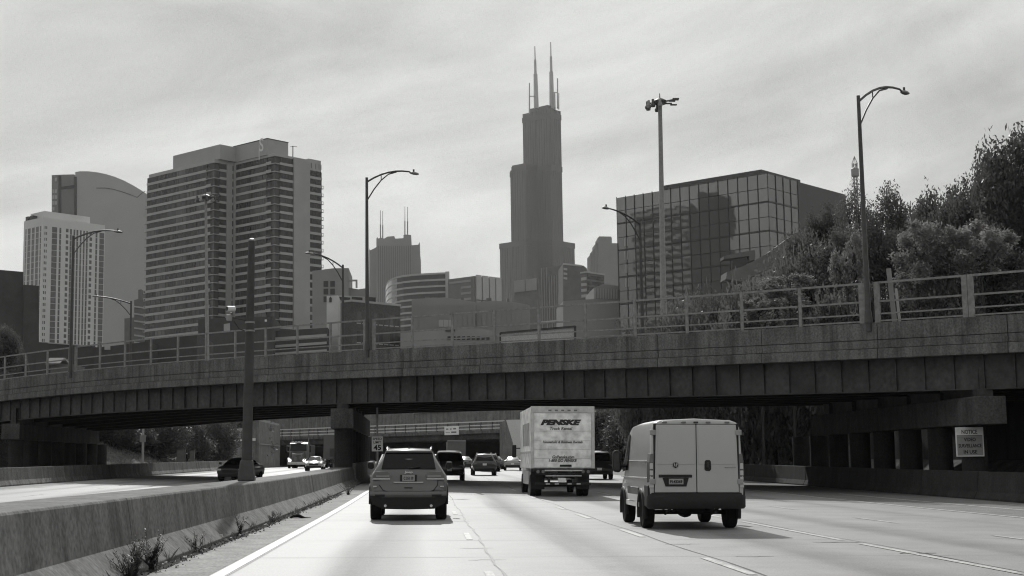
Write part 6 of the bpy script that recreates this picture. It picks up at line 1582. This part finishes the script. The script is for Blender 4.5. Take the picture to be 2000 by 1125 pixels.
# --- the yellow type rental box truck
def box_truck():
    P = mat('truck_box_paint', .84, .5, .4, .10, .9, coat=.1, fine=3)
    FR = mat('truck_box_frame', .55, .45, .5, .25, 4)
    r = thing('rental_truck', 'pale rental box truck with dark lettering on its rear door', 'truck')
    w = 1.24; zt = 3.50; zb = 1.10; L_ = 6.4
    build(MB().box(-w, w, .02, L_, zb, zt), 'box', P, r, bevel=.025)
    build(MB().box(-w - .01, w + .01, -.03, .017, zt - .24, zt + .01), 'top_frame', FR, r, bevel=.012)
    for s in (-1, 1): build(MB().box(min(s * (w - .115), s * (w + .01)), max(s * (w - .115), s * (w + .01)), -.03, .017, zb, zt - .243), 'door_post', FR, r, bevel=.01)
    n = 6; z0, z1 = zb + .03, zt - .25
    for k in range(n):
        a, b = z0 + (z1 - z0) * k / n, z0 + (z1 - z0) * (k + 1) / n
        build(MB().box(-w + .12, w - .12, -.008, .016, a + .004, b - .004), 'door_slat', P, r, bevel=.004)
    TXT = mat('truck_lettering', .035, .6, .3, .25, 30)
    TX2 = mat('truck_lettering_faded', .11, .6, .3, .3, 40)
    zz = lambda y: (1035 - y) / 268.
    text('PENSKE', .4, (-.07, -.013, zz(261)), TXT, r, width=1.60, height=.225, shear=.32, bold=.03)
    text('Truck Rental', .3, (-.06, -.013, zz(325)), TX2, r, width=.88, height=.125, shear=.25, bold=.006)
    text('Household & Business Rentals', .2, (-.0, -.013, zz(465)), TX2, r, width=1.56, height=.10, shear=.2, bold=.006)
    text('GoPenske.com', .2, (.02, -.013, zz(620)), TX2, r, width=.86, height=.12, shear=.2, bold=.006)
    text('1-800 GO PENSKE', .2, (.0, -.013, zz(657)), TX2, r, width=1.1, height=.12, shear=.25, bold=.008)
    build(MB().box(-.12, .34, -.03, -.012, zz(722), zz(700)), 'door_latch', BLACKP, r, bevel=.01)
    # sill, lamps, underride guard, ramp
    build(MB().box(-w - .005, w + .005, -.10, .3, zb - .12, zb - .003), 'sill', BLACKP, r, bevel=.015)
    for k in range(5): build(MB().box(-.5 + k * .25 - .06, -.5 + k * .25 + .06, -.045, -.031, zt - .17, zt - .12), 'marker_light', REDL, r)
    build(MB().box(-.72, .78, -.12, -.101, zb - .10, zb - .05), 'ramp_edge', FR, r)
    build(MB().box(-1.05, 1.05, -.08, .1, .86, .93), 'ramp_tray', BLACKP, r); build(MB().box(-.68, .72, -.10, -.081, .80, .835), 'ramp_lip', FR, r)
    build(MB().box(-1.08, 1.08, -.12, -.02, .46, .56), 'underride_bar', BLACKP, r, bevel=.01)
    for x in (-.6, -.25, .25, .6): build(MB().box(x - .08, x + .08, -.132, -.121, .485, .53), 'bar_stripe', LAMPC, r)
    for x in (-.55, .55): build(MB().box(x - .05, x + .05, -.07, 0, .56, .97), 'bar_hanger', BLACKP, r)
    for s in (-1, 1):
        for x in (.78, .98): build(MB().lathe((s * x, -.125, .98), [(.065, 0), (.06, .03)], 10, 'Y'), 'tail_light', REDL, r)
        for x in (.83, 1.05): wheel(r, s * x, 1.75, .43, .22, m=BLACKP)
        wheel(r, s * 1.0, L_ + .7, .43, .24)
        build(MB().box(s * .9 - .28, s * .9 + .28, 2.3, 2.32, .25, .95) if False else MB().box(min(s * .62, s * 1.16), max(s * .62, s * 1.16), 1.15, 1.165, .28, 1.0), 'mud_flap', BLACKP, r)
        build(MB().box(min(s * .4, s * .5), max(s * .4, s * .5), 0, L_ + 1.5, .7, .95), 'chassis_rail', BLACKP, r)
        build(MB().box(min(s * 1.36, s * 1.54), max(s * 1.36, s * 1.54), L_ + .75, L_ + .9, 1.55, 2.1), 'mirror', BLACKP, r, bevel=.03)
        build(MB().path([(s * 1.05, L_ + .8, 1.95), (s * 1.42, L_ + .8, 1.95)], .025, 5), 'mirror_arm', BLACKP, r)
    build(MB().lathe((.28, .35, .52), [(.13, -.1), (.16, 0), (.13, .1)], 12, 'X'), 'differential', BLACKP, r)
    build(MB().tube((-.85, 1.75, .45), (.85, 1.75, .45), .08), 'rear_axle', BLACKP, r)
    pl = license_plate(r, -.14, .66, '', .3, .15); pl.location.x = -.05
    # cab in front of the box
    build(MB().loft([ring(y, [(0, .55), (.98, .55), (1.0, 1.2), (.86, zt2), (0, zt2 + .04)]) for y, zt2 in ((L_ + .15, 2.3), (L_ + 1.1, 2.25), (L_ + 1.7, 1.5), (L_ + 2.5, 1.25))]), 'cab', P, r, smooth=40, bevel=.04)
    for s in (-1, 1):
        build(MB().box(min(s * (w + .002), s * (w + .006)), max(s * (w + .002), s * (w + .006)), .8, 4.6, 2.0, 2.9), 'side_lettering_panel', mat('truck_side_print', .34, .6, .3, .6, 1.8), r)
        build(MB().box(min(s * (w + .002), s * (w + .02)), max(s * (w + .002), s * (w + .02)), .1, L_ - .1, zb + .62, zb + .68), 'side_stripe', FR, r)
        build(MB().box(min(s * .9, s * 1.18), max(s * .9, s * 1.18), 2.5, 5.6, .45, 1.0), 'side_skirt', FR, r, bevel=.02)
    place(r, xat(1098, 56), 56)
box_truck()

# ------------------------------------------------------------------ haze: one box of thin air round camera, ground and skyline
hz_ = MB().box(-1700, 1700, -1100, 2700, -12, 570)
HZ = bpy.data.materials.new('haze_air'); HZ.use_nodes = True
hn, hl_ = HZ.node_tree.nodes, HZ.node_tree.links
hn.remove(hn['Principled BSDF'])
pv = hn.new('ShaderNodeVolumePrincipled'); pv.inputs['Color'].default_value = (.93, .93, .92, 1)
pv.inputs['Density'].default_value = .00006; pv.inputs['Anisotropy'].default_value = .35
hl_.new(pv.outputs[0], hn['Material Output'].inputs['Volume'])
ho_ = build(hz_, 'haze', HZ); ho_['kind'] = 'stuff'
